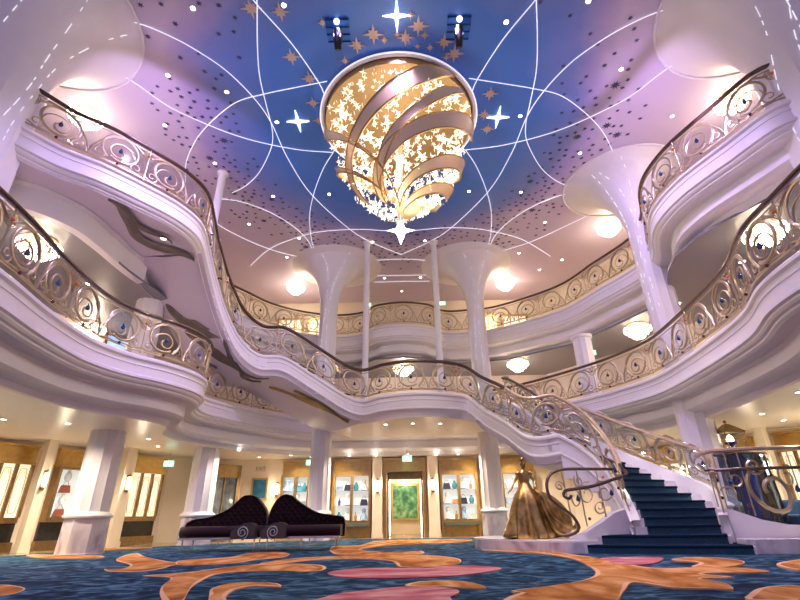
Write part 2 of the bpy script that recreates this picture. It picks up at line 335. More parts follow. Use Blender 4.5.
SW = {
'o1':[(-5.6,6.2),(-5.6,6.9),(-5.58,7.31),(-5.28,7.18),(-4.94,6.91),(-4.77,6.60),(-4.77,6.30)],
'o2':[(-6.87,13.28),(-6.82,12.64),(-6.22,11.20),(-5.25,9.98),(-5.03,9.25),(-5.32,9.29),(-4.98,8.86),(-4.43,8.78),(-4.28,9.22),(-4.33,9.84),(-3.83,9.76),(-4.09,10.39),(-4.62,10.48),(-5.18,11.02),(-6.04,12.06)],
'o3':[(-4.05,8.12),(-3.48,7.81),(-3.14,6.85),(-2.84,6.18),(-2.45,5.51),(-2.30,5.50),(-2.68,6.63),(-2.83,7.29),(-2.93,8.10),(-2.72,8.47),(-1.92,8.50),(-1.68,8.33),(-1.38,8.42),(-1.35,8.87),(-1.55,9.40),(-2.05,9.66),(-2.68,9.76),(-3.11,9.30),(-3.40,8.71),(-3.69,8.33)],
'o4':[(-4.66,10.70),(-4.38,11.11),(-3.88,11.52),(-3.79,12.64),(-3.24,12.84),(-2.76,12.27),(-2.66,11.29),(-3.08,10.65),(-3.28,10.05),(-3.83,9.76),(-4.27,9.83)],
'o5':[(-2.74,9.96),(-2.23,10.96),(-1.22,11.27),(-0.14,11.32),(0.39,11.21),(0.95,10.37),(0.98,9.54),(0.72,8.87),(0.30,8.70),(-0.12,8.84),(-0.32,9.95),(-1.14,10.53),(-1.90,10.33),(-2.48,9.54)],
'o6':[(-2.00,13.62),(-2.04,14.88),(-1.36,15.16),(-1.05,17.25),(-0.22,17.98),(1.16,17.88),(2.15,17.55),(1.90,16.36),(1.14,15.47),(0.10,15.26),(-0.61,14.73),(-0.98,13.97),(-1.18,13.25),(-0.75,12.47),(-0.15,12.18),(0.34,12.39),(0.29,11.50),(-0.69,11.43),(-1.49,11.72),(-1.81,12.54)],
'p7':[(-1.17,7.87),(-1.13,8.32),(-0.76,8.63),(-0.28,8.63),(0.29,8.47),(0.72,8.87),(1.35,8.62),(1.47,8.23),(1.14,7.81),(0.59,7.41),(-0.10,7.28),(-0.79,7.42)],
'p8':[(-0.91,5.38),(-0.87,5.73),(-0.74,5.98),(-0.37,6.23),(-0.09,6.40),(0.35,6.35),(0.55,6.13),(0.57,5.92),(0.44,5.60),(0.31,5.27)],
'o9':[(-0.03,6.55),(0.16,6.85),(0.55,6.90),(0.80,6.68),(0.91,6.21),(0.67,6.24),(0.45,6.38),(0.09,6.42)],
'o10':[(-2.21,6.02),(-2.37,6.52),(-2.30,6.94),(-2.00,7.05),(-1.67,6.87),(-1.55,6.55),(-1.88,6.71),(-2.05,6.40),(-1.96,5.83),(-1.82,5.45),(-1.99,5.47)],
'o11':[(1.85,12.06),(2.55,11.32),(2.91,10.71),(3.04,9.57),(2.81,8.10),(2.53,7.21),(2.12,6.62),(1.65,6.25),(1.14,5.93),(1.22,5.78),(1.04,5.55),(0.94,5.11),(1.81,5.04),(2.32,5.81),(2.72,6.46),(2.95,5.99),(3.32,5.92),(3.48,5.80),(3.68,6.27),(3.65,6.72),(4.11,6.76),(3.95,7.20),(4.93,7.29),(4.82,7.81),(4.14,7.91),(3.63,7.98),(3.54,9.68),(3.35,10.50),(3.13,11.48),(1.90,12.37)],
'p12':[(3.54,9.68),(4.04,9.80),(4.64,9.69),(4.35,9.06),(3.90,8.54),(3.46,8.45)],
'o13':[(4.55,9.11),(5.00,9.52),(5.43,9.44),(5.55,8.85),(5.26,8.32),(4.70,7.90),(4.25,7.96),(4.63,8.42),(4.73,8.73)],
'o14':[(5.62,8.11),(6.04,8.51),(6.60,8.76),(5.52,7.39),(5.43,7.65)],
'o15':[(3.37,5.39),(3.73,5.77),(4.08,5.95),(4.28,5.86),(3.67,5.08),(3.19,5.12)],
'o16':[(-9.40,13.00),(-7.21,12.28),(-7.06,11.59),(-8.51,12.11)],
'o17':[(-9.6,14.3),(-8.59,15.4),(-7.52,15.34),(-8.89,14.4)]}
for kk, (k, l) in enumerate(SW.items()):
    pts = [(p.x, p.y) for p in catmull([(x, y, 0) for x, y in l], .15, True)]
    sw = MB().prism(pts, .006, .016+.0016*kk).build('carpet_swirl', M_pink if k[0] == 'p' else M_peach, carpet, smooth=0)
    if k[0] != 'p':
        area = sum(a[0]*b[1]-b[0]*a[1] for a, b in zip(pts, pts[1:]+pts[:1])); m_ = len(pts); inn = []
        for i_ in range(m_):
            t_ = V(pts[(i_+1) % m_])-V(pts[i_-1]); 
            if t_.length < 1e-6: continue
            t_.normalize(); n_ = V((-t_.y, t_.x))*(1 if area > 0 else -1); w_ = .035+.03*sin(i_*.35+kk)
            inn.append((pts[i_][0]+n_.x*w_, pts[i_][1]+n_.y*w_))
        MB().prism(inn, .010, .0168+.0016*kk).build('swirl_centre', M_swirl, sw, smooth=0)

# ------------------------------------------------------------------ columns
def flare(u): return 1-(1-min(u,1)**1.7)**(1/1.7)
def column(x, y, r, zt, label, cap=None, base=True, group=None, strips=0, ztop=12.2, flare0=9.0, R=1.9, cs=(0, 0)):
    t = thing('column', label, 'column', (x, y, 0), group)
    zf = (flare0 if cap else 99)
    fl = lambda a, z: 1-.055*abs(sin(a*6))**.5*max(0, min(1, (zf-z)/1.5))
    if base:
        MB().lathe([(r*1.24,0),(r*1.24,.05),(r*1.2,.06),(r*1.15,.84),(.01,.84)], 16, (x,y,0), lambda a, z: 1-.05*abs(sin(a*4))).build('marble_plinth', M_marble, t)
        MB().lathe([(r*1.15,.84),(r*1.24,.86),(r*1.26,.90),(r*1.2,.94),(r*1.08,.97),(r,1.0)], 32, (x,y,0)).build('collar', M_white, t)
    z1 = flare0 if cap else zt
    MB().lathe([(r*1.02,.98 if base else 0.)]+[(r*(1-.05*i/24), 1.0+(z1-1.0)*i/24) for i in range(25)], 72, (x,y,0), fl).build('shaft', M_white, t, smooth=25)
    if cap:
        n = 14; vs = MB(); prof = []
        seg = 40
        for i in range(n+1):
            u = i/n; z = flare0-.02+(ztop-flare0+.02)*u; rr = r*.95+(R-r*.95)*flare(u)
            prof.append((rr, z, u))
        pts = []
        for rr, z, u in prof:
            for k in range(seg):
                a = 2*pi*k/seg; pts.append((x+cs[0]*u*u+rr*cos(a), y+cs[1]*u*u+rr*sin(a), z))
        vs.add(pts, [(i*seg+k, i*seg+(k+1)%seg, (i+1)*seg+(k+1)%seg, (i+1)*seg+k) for i in range(n) for k in range(seg)])
        vs.build('trumpet_capital', M_white, t)
        if y < 18: MB().tube([(x+cs[0]+R*cos(a*pi/20), y+cs[1]+R*sin(a*pi/20), 12.17) for a in range(40)], .035, 6, True).build('capital_ring', M_white, t)
        for j, a in enumerate(strips or []):     # strings of light running down the capital and shaft
            ln = []
            for i in range(30):
                q = i/29; z = 12.13-(12.13-6.2)*q
                u = max(0, (z-flare0)/(ztop-flare0)); rr = r*.95+(R-r*.95)*flare(u)+.015
                aa = a+.25*sin(q*5+j)
                ln.append((x+cs[0]*u*u+rr*cos(aa), y+cs[1]*u*u+rr*sin(aa), z))
            ln = catmull(ln, .05); sb = MB(); i = 0
            while i < len(ln)-6:
                L_ = random.choice((3,4,6)); sb.tube(ln[i:i+L_], .009, 4); i += L_+random.choice((1,2,5,9))
            sb.build('light_strand', M_strip, t)
    return t
column(-8.33,13.24,.46,3.3,'white fluted column with mottled marble plinth under the rounded end of the left balcony')
column(-7.1,17.22,.46,3.3,'white fluted column standing behind the left end of the dark sofas')
column(-3.25,18.65,.40,0,'tall white trumpet column at the back, rising behind the dark sofas', cap=True, strips=[-1.9,-1.3], R=2.25, cs=(0,1.75), flare0=9.2)
column(3.25,18.65,.40,0,'tall white trumpet column at the back, rising behind the bronze statue', cap=True, strips=[-1.9,-1.3], R=2.25, cs=(0,1.75), flare0=9.2)
column(8.15,13.2,.46,0,'tall white trumpet column rising behind the curved stair on the right', cap=True, strips=[-2.6,-2.2,-2.9], R=2.1, cs=(.3,1.0), flare0=9.3)
column(-8.95,7.1,1.0,0,'huge white trumpet column at the upper left corner of the photo', cap=True, strips=[-.3,.1,-.9], R=2.4, cs=(.05,.0), flare0=10.0)
column(9.0,7.1,1.0,0,'huge white trumpet column at the upper right corner of the photo', cap=True, strips=[-2.5,-2.9,-2.2], R=2.4, cs=(-.05,.0), flare0=10.0)
def plain_col(x, y, z0, z1, r, lab, nm='column', cap=True):
    t = thing(nm, lab, 'column', (x, y, z0))
    MB().lathe([(r,z0+.1),(r*.97,z1-.1)], 48, (x,y,0), lambda a, z: 1-.05*abs(sin(a*6))**.5).build('shaft', M_white, t, smooth=25)
    MB().lathe([(.01,z0),(r*1.2,z0),(r*1.2,z0+.08),(r*1.05,z0+.12),(r,z0+.14)], 32, (x,y,0)).build('base', M_white, t)
    if cap: MB().lathe([(r*.97,z1-.14),(r*1.1,z1-.1),(r*1.15,z1),(.01,z1)], 32, (x,y,0)).build('capital', M_white, t)
plain_col(-8.1,13.4,4.3,7.9,.42,'white column on the middle left gallery under the leaf painted soffit', cap=False)
plain_col(7.1,17.3,4.3,7.13,.36,'short white column behind the middle right gallery railing')
for x, y, z0, lab in [(-1.55,18.1,4.3,'left one of the two slender white poles beside the stair landing'),(1.5,18.1,4.3,'right one of the two slender white poles beside the stair landing'),(-6.45,13.17,8.0,'slender white pole standing at the top left end of the sweeping stair')]:
    t = thing('slender_pole', lab, 'column', (x, y, z0))
    MB().lathe([(.13,z0+.05),(.13,12.08)], 20, (x,y,0)).build('shaft', M_white, t)
    MB().lathe([(.01,12.2),(.2,12.2),(.2,12.14),(.14,12.08),(.13,12.05)], 20, (x,y,0)).build('cap', M_white, t)
    MB().lathe([(.01,z0),(.18,z0),(.18,z0+.06),(.13,z0+.1)], 20, (x,y,0)).build('base', M_white, t)

# ------------------------------------------------------------------ balustrades
def gem_mesh(name, m, tear):
    mb = MB()
    if tear: mb.lathe([(.002,-.085),(.045,-.065),(.062,-.025),(.052,.02),(.03,.06),(.012,.10),(.002,.12)], 10)
    else: mb.sphere((0,0,0), .045, 10, 6)
    me_o = mb.build(name, m); me = me_o.data
    # re-centre on the gem
    off = me_o.location.copy(); me.transform(Matrix.Translation(off)); bpy.data.objects.remove(me_o); return me
def _shr(me, f): me.transform(Matrix.Scale(f, 4)); return me
G_blue = gem_mesh('blue_gem', M_blue, True); G_red = gem_mesh('red_gem', M_red, False); G_amb = gem_mesh('amber_gem', M_amber, False); _shr(G_blue,.8); _shr(G_red,.8); _shr(G_amb,.8)
def gem(me, p, parent):
    o = bpy.data.objects.new(me.name.split('.')[0], me); COL.objects.link(o); o.parent = parent; o.location = V(p)-wbase(parent); W[o.name] = V(p)
def spiral(cx, cz, r0, r1, a0, turns, n=26, sgn=1):
    return [(cx+(r0+(r1-r0)*(i/n)**.8)*cos(a0+sgn*2*pi*turns*i/n), cz+(r0+(r1-r0)*(i/n)**.8)*sin(a0+sgn*2*pi*turns*i/n)) for i in range(n+1)]
def bay_curves(hb):
    c = []
    for s in (-1, 1):
        m = lambda L: [(s*x, z) for x, z in L]
        c.append((m(spiral(.52*hb,.50,.41*min(hb,1.1),.32*min(hb,1.1),radians(235),1.0,26,-1)), .034))        # large hoop
        c.append((m([(0,.04),(.05*hb,.30),(.16*hb,.55),(.30*hb,.78),(.52*hb,.92),(.74*hb,.90),(.93*hb,.74)]), .028))
        c.append((m(spiral(.50*hb,.40,.30*hb,.05*hb,radians(-20),1.25,22,1)), .021))        # inner curl
        c.append((m(spiral(.16*hb,.20,.15*hb,.03*hb,radians(250),1.2,16,1)), .016))
        c.append((m(spiral(.84*hb,.20,.14*hb,.03*hb,radians(-70),1.2,16,-1)), .016))
        c.append((m([(0,.02),(.18*hb,.06),(.4*hb,.04),(.62*hb,.07),(.85*hb,.05),(1.*hb,.12)]), .018))
    return c
def balustrade(path, root, lod=1, rail=M_rail, height=1.06, gems=True, bay=2.4, glass=True, first=None):
    P = path; S = [0.]
    for i in range(1, len(P)): S.append(S[-1]+hypot(P[i].x-P[i-1].x, P[i].y-P[i-1].y))
    L = S[-1]; N = normals(P)
    def at(s, h, d=0.):
        s = min(max(s, 0), L); lo = 0; hi = len(S)-1
        while hi-lo > 1:
            md = (lo+hi)//2
            if S[md] <= s: lo = md
            else: hi = md
        t = (s-S[lo])/max(S[hi]-S[lo], 1e-6); p = P[lo].lerp(P[hi], t); n = N[lo].lerp(N[hi], t)
        return p+n*d+V((0, 0, h))
    n = max(1, round(L/bay)); bl = L/n; hb = bl/2
    st = max(2, int(L/.12)); pts = [at(L*i/st, height) for i in range(st+1)]
    MB().tube(pts, .045, 8, flat=1.35).build('handrail', rail, root)
    MB().tube([p-V((0,0,.12)) for p in pts], .014, 5).tube([at(L*i/st, .10) for i in range(st+1)], .016, 5).build('guide_rail', M_champ, root)
    for b in range(n):
        c0 = bl*(b+.5); mb = MB()
        for cur, r in bay_curves(hb):
            if lod == 0: cur = cur[::2] if len(cur) > 10 else cur
            mb.tube([at(c0+x, .09+z*.93) for x, z in cur], r, 4 if lod < 2 else 6, flat=.8)
        # medallion at the joint
        for r in ((.14, .10, .06) if lod else (.13, .07)):
            mb.tube([at(c0+hb+r*cos(a), .80+r*sin(a)) for a in [2*pi*i/12 for i in range(12)]] if b < n-1 else [at(c0+hb-.14+r*cos(a), .80+r*sin(a)) for a in [2*pi*i/12 for i in range(12)]], .011, 4, True)
        mb.tube([at(c0-hb+.02, .05), at(c0-hb+.02, height)], .018, 6)
        mb.build('scroll_panel', M_champ, root, smooth=60)
        if glass:
            k = max(2, int(bl/.25)); g = MB(); vs = []
            for i in range(k+1):
                s = c0-hb+.04+(bl-.08)*i/k
                for d in (-.04, -.05):
                    vs += [at(s, .1, d), at(s, .92, d)]
            g.add(vs, [(i*4, i*4+1, i*4+5, i*4+4) for i in range(k)]+[(i*4+2, i*4+6, i*4+7, i*4+3) for i in range(k)])
            g.build('glass_panel', M_glass, root, smooth=0)
        if gems:
            for s in (-1, 1):
                gem(G_blue, at(c0+s*.50*hb, .52, .02), root)
                gem(G_red, at(c0+s*.50*hb, .13, .03), root)
            gem(G_amb, at(c0+(hb if b < n-1 else hb-.14), .80, .03), root)
    return root
def rail_thing(path, label, **k):
    t = thing('balustrade', label, 'balustrade', path[0])
    balustrade(path, t, **k); return t
UP = V((0, 0, .1))
def cut(path, cond): return [p+UP for p in path if cond(p)]
i_back = [i for i, p in enumerate(p4) if p.y > 19.0 and p.x > -1.9][0]
ic = [i for i, p in enumerate(p4) if p.y > 18.3 and p.x > 3.6]
j_back = [i for i, p in enumerate(p4) if p.x > 3.4 and p.y < 19.1][0]
rail_thing([p+UP for p in p4[:i_back]], 'ornate gold scrollwork balustrade of the middle gallery on the left, curving to the back', lod=2)
rail_thing([p+UP for p in p4[j_back:]], 'ornate gold scrollwork balustrade of the middle gallery on the right', lod=2)
rail_thing([p+UP for p in p5L], 'ornate gold scrollwork balustrade of the top gallery at upper left', lod=2)
rail_thing([p+UP for p in p5R], 'ornate gold scrollwork balustrade of the top gallery along the back and upper right', lod=1)

# ------------------------------------------------------------------ grand staircase
stair = thing('grand_staircase', 'sweeping white staircase with navy carpet climbing from the hall floor to the top gallery', 'staircase', (5.3,10.8,0))
SF = [(-.30,.02),(-.30,.12),(0,.12),(.05,.08),(.05,.02),(0,-.02),(0,-.10),(.015,-.11),(.015,-.14),(0,-.15),(0,-.36),(.03,-.38),(.03,-.42),(-.02,-.46),(-.08,-.52),(-.12,-.58),(-.14,-.66)]
inner_low = catmull([(4.1,12.72,2.6),(4.55,12.6,2.3),(4.88,12.3,1.85),(5.02,11.9,1.3),(5.0,11.5,.85),(4.92,11.15,.5)], .1)
outer_low = catmull([(6.85,11.0,.36),(7.12,11.4,.62),(7.32,11.75,.80),(7.38,12.1,.98),(7.28,12.5,1.16),(7.12,12.85,1.34),(6.93,13.15,1.50),(6.7,13.45,1.70),(6.36,13.8,1.95),(5.9,14.2,2.3),(5.35,14.5,2.6),(4.7,14.65,2.6)], .12)
outer_up = catmull([(4.7,14.55,2.6),(4.55,15.1,3.0),(4.3,15.9,3.55),(3.95,16.7,4.1),(3.75,17.1,4.3)], .12)
sweep(MB(), front, SF).build('fascia', M_white, stair, smooth=30)
sweep(MB(), inner_low, [(-.16,-.05),(-.16,.12),(0,.12),(.05,.08),(.05,.02),(0,-.02),(0,-.36),(.03,-.38),(.03,-.42),(-.05,-.5)]).build('stringer', M_white, stair, smooth=30)
sweep(MB(), outer_low, [(-.12,-.3),(-.12,.34),(.06,.34),(.06,-.5),(-.12,-.5)], 1).build('stringer', M_white, stair, smooth=30)
sweep(MB(), outer_up, [(-.12,-.3),(-.12,.3),(.06,.3),(.06,-.6),(-.12,-.6)], 1).build('stringer', M_white, stair, smooth=30)
# landing slab
land = [(-1.43,15.75),(-.7,15.15),(.3,14.8),(1.3,14.95),(2.12,15.5),(3.75,17.1),(3.3,19.0),(2.2,19.3),(0,19.4),(-2.2,19.3),(-2.9,17.6)]
ins = [(x, y+.12) for x, y in land]
MB().prism(ins, 4.2, 4.3).build('landing', M_carpetstair, stair, smooth=0)
MB().prism([(x*.98, y+.3 if y < 16 else y) for x, y in land], 3.68, 3.76).build('landing_soffit', M_ceil_low, stair, smooth=0)
# upper flight soffits and steps: front path to an offset back path
def flight(pa, pb, nst, carp_inset=.0, thick=.5, soff=True, m=M_white, lights=False):
    def samp(path, u):
        k = u*(len(path)-1); i = min(int(k), len(path)-2); return path[i].lerp(path[i+1], k-i)
    za, zb = pa[0].z, pa[-1].z
    for s in range(nst):
        u0, u1 = s/nst, (s+1)/nst
        a0, a1, b0, b1 = samp(pa,u0), samp(pa,u1), samp(pb,u0), samp(pb,u1)
        zt = max(a0.z, a1.z); zlo = min(a0.z, a1.z)-.3
        f = lambda p, z: V((p.x, p.y, z))
        st = MB().hexa([f(a0,zlo),f(a1,zlo),f(b1,zlo),f(b0,zlo)], [f(a0,zt),f(a1,zt),f(b1,zt),f(b0,zt)]).build('step', m, stair, smooth=0)
        q0, q1, r0, r1 = a0.lerp(b0,.1), a1.lerp(b1,.1), a0.lerp(b0,.9), a1.lerp(b1,.9)
        MB().hexa([f(q0,zt),f(q1,zt),f(r1,zt),f(r0,zt)], [f(q0,zt+.015),f(q1,zt+.015),f(r1,zt+.015),f(r0,zt+.015)]).build('carpet_strip', M_carpetstair, st, smooth=0)
    if soff:
        n = 60; vs = []; K = 6
        for i in range(n+1):
            a, b = samp(pa, i/n), samp(pb, i/n)
            for j in range(K+1):
                p = a.lerp(b, j/K); vs.append(V((p.x, p.y, min(a.z, 99)-thick-.08*sin(pi*j/K))))
        for i in range(n+1):
            a, b = samp(pa, i/n), samp(pb, i/n); vs.append(V((b.x, b.y, a.z+.1)))
        F_ = [(i*(K+1)+j, i*(K+1)+j+1, (i+1)*(K+1)+j+1, (i+1)*(K+1)+j) for i in range(n) for j in range(K)]
        o0 = (n+1)*(K+1)
        F_ += [(i*(K+1)+K, o0+i, o0+i+1, (i+1)*(K+1)+K) for i in range(n)]
        MB().add(vs, F_) if False else None
        mb = MB(); mb.add(vs, F_); mb.build('soffit', M_soffit, stair, smooth=40)
iL = min(range(len(front)), key=lambda i: (front[i]-V((-1.43,15.75,4.3))).length)
iR = min(range(len(front)), key=lambda i: (front[i]-V((2.12,15.5,4.3))).length)
fa = front[:iL+1]; fb = catmull([(-7.7,11.55,8.4),(-7.85,12.9,7.85),(-7.7,14.5,7.0),(-7.1,15.9,6.2),(-6.2,16.8,5.8),(-5.1,17.3,5.75),(-4.2,17.5,5.15),(-3.4,17.6,4.55),(-2.9,17.6,4.3)], .12)
flight(fa, fb, 24, thick=.62)
sk = [p for p in fb if p.z-.62 > 7.12]
mb = MB(); mb.add([V((p.x,p.y,7.1)) for p in sk]+[V((p.x,p.y,p.z-.55)) for p in sk], [(i,i+1,len(sk)+i+1,len(sk)+i) for i in range(len(sk)-1)]); mb.build('outer_skirt', M_soffit, stair)
ra = list(reversed(front[iR:])); 
flight(ra, catmull([(5.1,14.35,2.6),(4.7,14.55,2.6),(4.5,15.2,3.0),(4.2,16.1,3.6),(3.75,17.1,4.3)], .12), 11, thick=.6)
# lower flight, eleven fanned steps over two broad curved ones
RK = [(6.8,11.2),(6.97,11.47),(7.09,11.72),(7.05,11.98),(6.91,12.22),(6.74,12.46),(6.58,12.7),(6.40,12.94),(6.25,13.2),(6.02,13.45),(5.72,13.8),(5.4,14.1),(5.1,14.35)]
LK = [(4.93,11.1),(4.97,11.27),(5.0,11.44),(5.03,11.6),(5.04,11.78),(5.03,11.95),(5.0,12.1),(4.95,12.25),(4.88,12.38),(4.78,12.5),(4.6,12.6),(4.35,12.68),(4.1,12.72)]
def step(lk, rk, lk2, rk2, z, lead=None, ins=.1, ext=0.):
    lo = max(0, z-.6) if z > .6 else 0
    L_, R_, L2, R2 = V((*lk,0)), V((*rk,0)), V((*lk2,0)), V((*rk2,0))
    d = (R_-L_).normalized(); nrm = V((d.y, -d.x, 0))
    R3 = R_+(R_-L_).normalized()*ext; R4 = R2+(R2-L2).normalized()*ext; iR = 0. if ext > 0 else ins
    def poly(ins, bow, e=0., full=False):
        a = L_+(R_-L_)*ins+nrm*e; b = (R3 if full else L_+(R_-L_)*(1-(0 if ext > 0 else ins)))+nrm*e; n = 8
        fr = [a.lerp(b, i/n)+nrm*bow*sin(pi*i/n) for i in range(n+1)]
        return [(p.x, p.y) for p in fr]+[tuple((R4 if full else L2+(R2-L2)*(1-(0 if ext > 0 else ins))).xy), tuple((L2+(R2-L2)*ins).xy)]
    st = MB().prism(poly(0, .0 if lead is None else lead, 0., True), lo, z-.02).build('step', M_white, stair, smooth=0)
    c = MB(); c.prism(poly(ins, .0 if lead is None else lead, .03), z-.17 if z > .2 else .012, z-.05)
    c.build('carpet_strip', M_riser, st, smooth=0)
    MB().prism(poly(ins, .0 if lead is None else lead, .06), z-.05, z).build('stair_nosing', M_carpetstair, st, smooth=0)
step((3.75,11.05),(6.72,10.1),(4.6,11.6),(7.2,11.0),.17,.12,.02)
step((4.1,11.15),(6.62,10.62),(4.8,11.7),(7.1,11.4),.34,.10,.03)
for k in range(12):
    z = .51+.168*k
    step(LK[k], RK[k], LK[min(k+2,12)], RK[min(k+2,12)] if k < 11 else RK[12], z, None, .13, min(.42, .12+.05*k))
MB().prism([(4.1,12.8),(4.6,12.7),(5.5,14.2),(4.9,14.7),(4.4,14.6),(3.5,13.2)], 2.0, 2.56).build('landing', M_white, stair, smooth=0)
MB().prism([(4.1,12.8),(4.6,12.7),(5.5,14.2),(4.9,14.7),(4.4,14.6),(3.5,13.2)], 2.56, 2.6).build('landing', M_carpetstair, stair, smooth=0)
# curbs at the foot
def curb(pts, z0, tops, name, m, w=.22):
    P = [V((*p, 0)) for p in pts]; N = normals(P); vs = []
    for p, n, t in zip(P, N, tops):
        vs += [p+V((0,0,z0)), p+V((0,0,t)), p-n*w+V((0,0,t)), p-n*w+V((0,0,z0))]
    k = len(P); mb = MB(); mb.add(vs, [(i*4+j, i*4+(j+1)%4, (i+1)*4+(j+1)%4, (i+1)*4+j) for i in range(k-1) for j in range(4)]+[(0,1,2,3),((k-1)*4+3,(k-1)*4+2,(k-1)*4+1,(k-1)*4)])
    return mb.build(name, m, stair, smooth=30)
curb([(3.55,11.35),(3.9,11.25),(4.3,11.3),(4.7,11.42),(5.02,11.5)], 0, [.28,.40,.58,.78,.86], 'curb', M_white)
curb([(6.78,11.15),(7.05,11.0),(7.45,10.75),(7.9,10.62),(8.6,10.6),(9.8,10.7)], 0, [.82,.80,.60,.50,.48,.48], 'curb', M_white)
curb([(6.70,10.28),(7.2,10.2),(8.0,10.1),(9.8,10.1)], 0, [.26,.26,.26,.26], 'marble_curb', M_marble, .45)
# balustrades of the stair
b1 = [p+UP for p in front]+[p+UP for p in inner_low[1:]]
nb = bpy.data.objects.new('stair_balustrade', None); COL.objects.link(nb); nb.parent = stair; W[nb.name] = V(b1[0]); nb.location = V(b1[0])-wbase(stair)
isp = len(front)-14
balustrade([p+UP for p in front[:isp]], nb, lod=2)
nb2 = bpy.data.objects.new('stair_balustrade', None); COL.objects.link(nb2); nb2.parent = stair; W[nb2.name] = V(front[isp]); nb2.location = V(front[isp])-wbase(stair)
balustrade([p+UP for p in front[isp:]]+[p+UP for p in inner_low[1:-2]], nb2, lod=2, rail=M_railtan, bay=1.5)
nb3 = bpy.data.objects.new('stair_balustrade', None); COL.objects.link(nb3); nb3.parent = stair; W[nb3.name] = V(outer_low[0]); nb3.location = V(outer_low[0])-wbase(stair)
balustrade([p+V((0,0,.32)) for p in outer_low], nb3, lod=2, rail=M_railtan, bay=1.7, height=.85)
balustrade([p+V((0,0,.3)) for p in outer_up], nb3, lod=1, bay=1.7, height=.85)
def flare_root(pts, tops, label, lodb=1.4, volute=None, h0=None):
    r = bpy.data.objects.new('stair_balustrade', None); COL.objects.link(r); r.parent = stair; W[r.name] = V(pts[0]); r.location = V(pts[0])-wbase(stair)
    return r
fl = catmull([(5.02,11.5,.86),(4.7,11.42,.76),(4.3,11.32,.60),(3.9,11.26,.44),(3.5,11.32,.34)], .1)
r = flare_root(fl, None, '')
N_ = len(fl)
def wig(path, top, root, m=M_rail, rr=.04): MB().tube(top, rr, 8).build('handrail', m, root)
wig(fl, catmull([(4.9,11.95,2.05),(5.12,11.65,1.75),(5.08,11.35,1.58),(4.7,11.3,1.45),(4.25,11.3,1.33),(3.8,11.32,1.27),(3.62,11.34,1.24),(3.58,11.34,1.13),(3.68,11.34,1.08),(3.75,11.34,1.14)], .06), r, rr=.035)
wig(fl, catmull([(5.0,11.75,1.72),(4.4,11.62,1.72),(3.75,11.6,1.72),(3.42,11.56,1.62),(3.27,11.5,1.38),(3.3,11.45,1.1),(3.5,11.42,.9),(3.72,11.4,.72),(3.82,11.38,.5),(3.7,11.38,.38),(3.45,11.4,.34)], .06), r, rr=.035)
# glass and scrolls of the flare
gm = MB(); vs = []
bot = [V((5.0,11.6,.9)),V((4.6,11.52,.72)),V((4.2,11.48,.58)),V((3.85,11.45,.45)),V((3.6,11.45,.9)),V((3.35,11.5,1.2))]
top = [V((5.0,11.72,1.68)),V((4.6,11.64,1.68)),V((4.2,11.6,1.68)),V((3.85,11.58,1.68)),V((3.55,11.56,1.64)),V((3.35,11.54,1.5))]
gm.add(bot+top, [(i, i+1, 7+i, 6+i) for i in range(5)]); gm.build('glass_panel', M_glass, r, smooth=0)
sm = MB()
def fp(u, v): # u along 0..1 (right to left), v height 0..1
    k = u*5; i = min(int(k), 4); return bot[i].lerp(bot[i+1], k-i).lerp(top[i].lerp(top[i+1], k-i), v)+V((0,-.03,0))
for cx, cz, rr_, a0, sg in [(.2,.5,.15,1,1),(.42,.55,.13,2,-1),(.6,.5,.12,0,1),(.82,.6,.10,3,-1),(.3,.25,.08,4,1),(.5,.8,.07,1,-1)]:
    sm.tube([fp(min(max(x,0),1), min(max(z,0),1)) for x, z in [(cx+(q[0]-cx), cz+(q[1]-cz)*1.9) for q in spiral(cx, cz, rr_, rr_*.25, a0, 1.3, 22, sg)]], .016, 5)
for u in (.0,.25,.5,.72): sm.tube([fp(u,0), fp(u,1)], .016, 6)
sm.build('scroll_panel', M_champ, r, smooth=60)
gem(G_blue, fp(.12,.45), r); gem(G_blue, fp(.55,.5), r); gem(G_amb, fp(.18,.85), r); gem(G_red, fp(.45,.1), r)
r = flare_root([V((6.8,11.2,.9))], None, '')
fr = catmull([(6.85,11.15,.84),(7.1,10.95,.76),(7.45,10.78,.62),(7.9,10.66,.54),(8.6,10.65,.52),(9.6,10.75,.52)], .1)
def ctop(p): return V((p.x, p.y+.05, 2.02))
MB().tube([V((7.05,11.75,1.98)),V((6.9,11.4,1.98))]+[ctop(p) for p in fr[2:]], .045, 8, flat=1.6).build('handrail', M_railtan, r)
MB().tube([V((6.95,11.6,1.78)),V((6.8,11.15,1.62))]+[V((p.x, p.y-.08, 1.6)) for p in fr[2:18]]+[V((8.55,10.57,1.58)),V((8.65,10.57,1.45)),V((8.68,10.57,1.3)),V((8.8,10.57,1.25))], .035, 8).build('handrail', M_rail, r)
g = MB(); n = len(fr); g.add([p+V((0,.02,0)) for p in fr]+[V((p.x,p.y+.02,1.95)) for p in fr], [(i,i+1,n+i+1,n+i) for i in range(n-1)]); g.build('glass_panel', M_glass, r, smooth=0)
sm = MB()
def fq(u, v):
    k = u*(n-1); i = min(int(k), n-2); p = fr[i].lerp(fr[i+1], k-i); return V((p.x, p.y-.02, p.z+.02+(1.93-p.z)*v))
for cx, cz, rr_, a0, sg, th in [(.38,.42,.17,2.2,1,.045),(.30,.78,.06,0,-1,.03),(.5,.62,.08,1,1,.02),(.16,.55,.07,2,1,.02),(.10,.3,.05,3,-1,.02),(.66,.5,.12,2,-1,.022),(.86,.5,.12,0,1,.022),(.04,.6,.04,1,1,.018)]:
    sm.tube([fq(min(max(x,0),1), min(max(z,0),1)) for x, z in [(q[0], cz+(q[1]-cz)*2.4) for q in spiral(cx, cz, rr_, rr_*.3, a0, 1.2, 24, sg)]], th, 5)
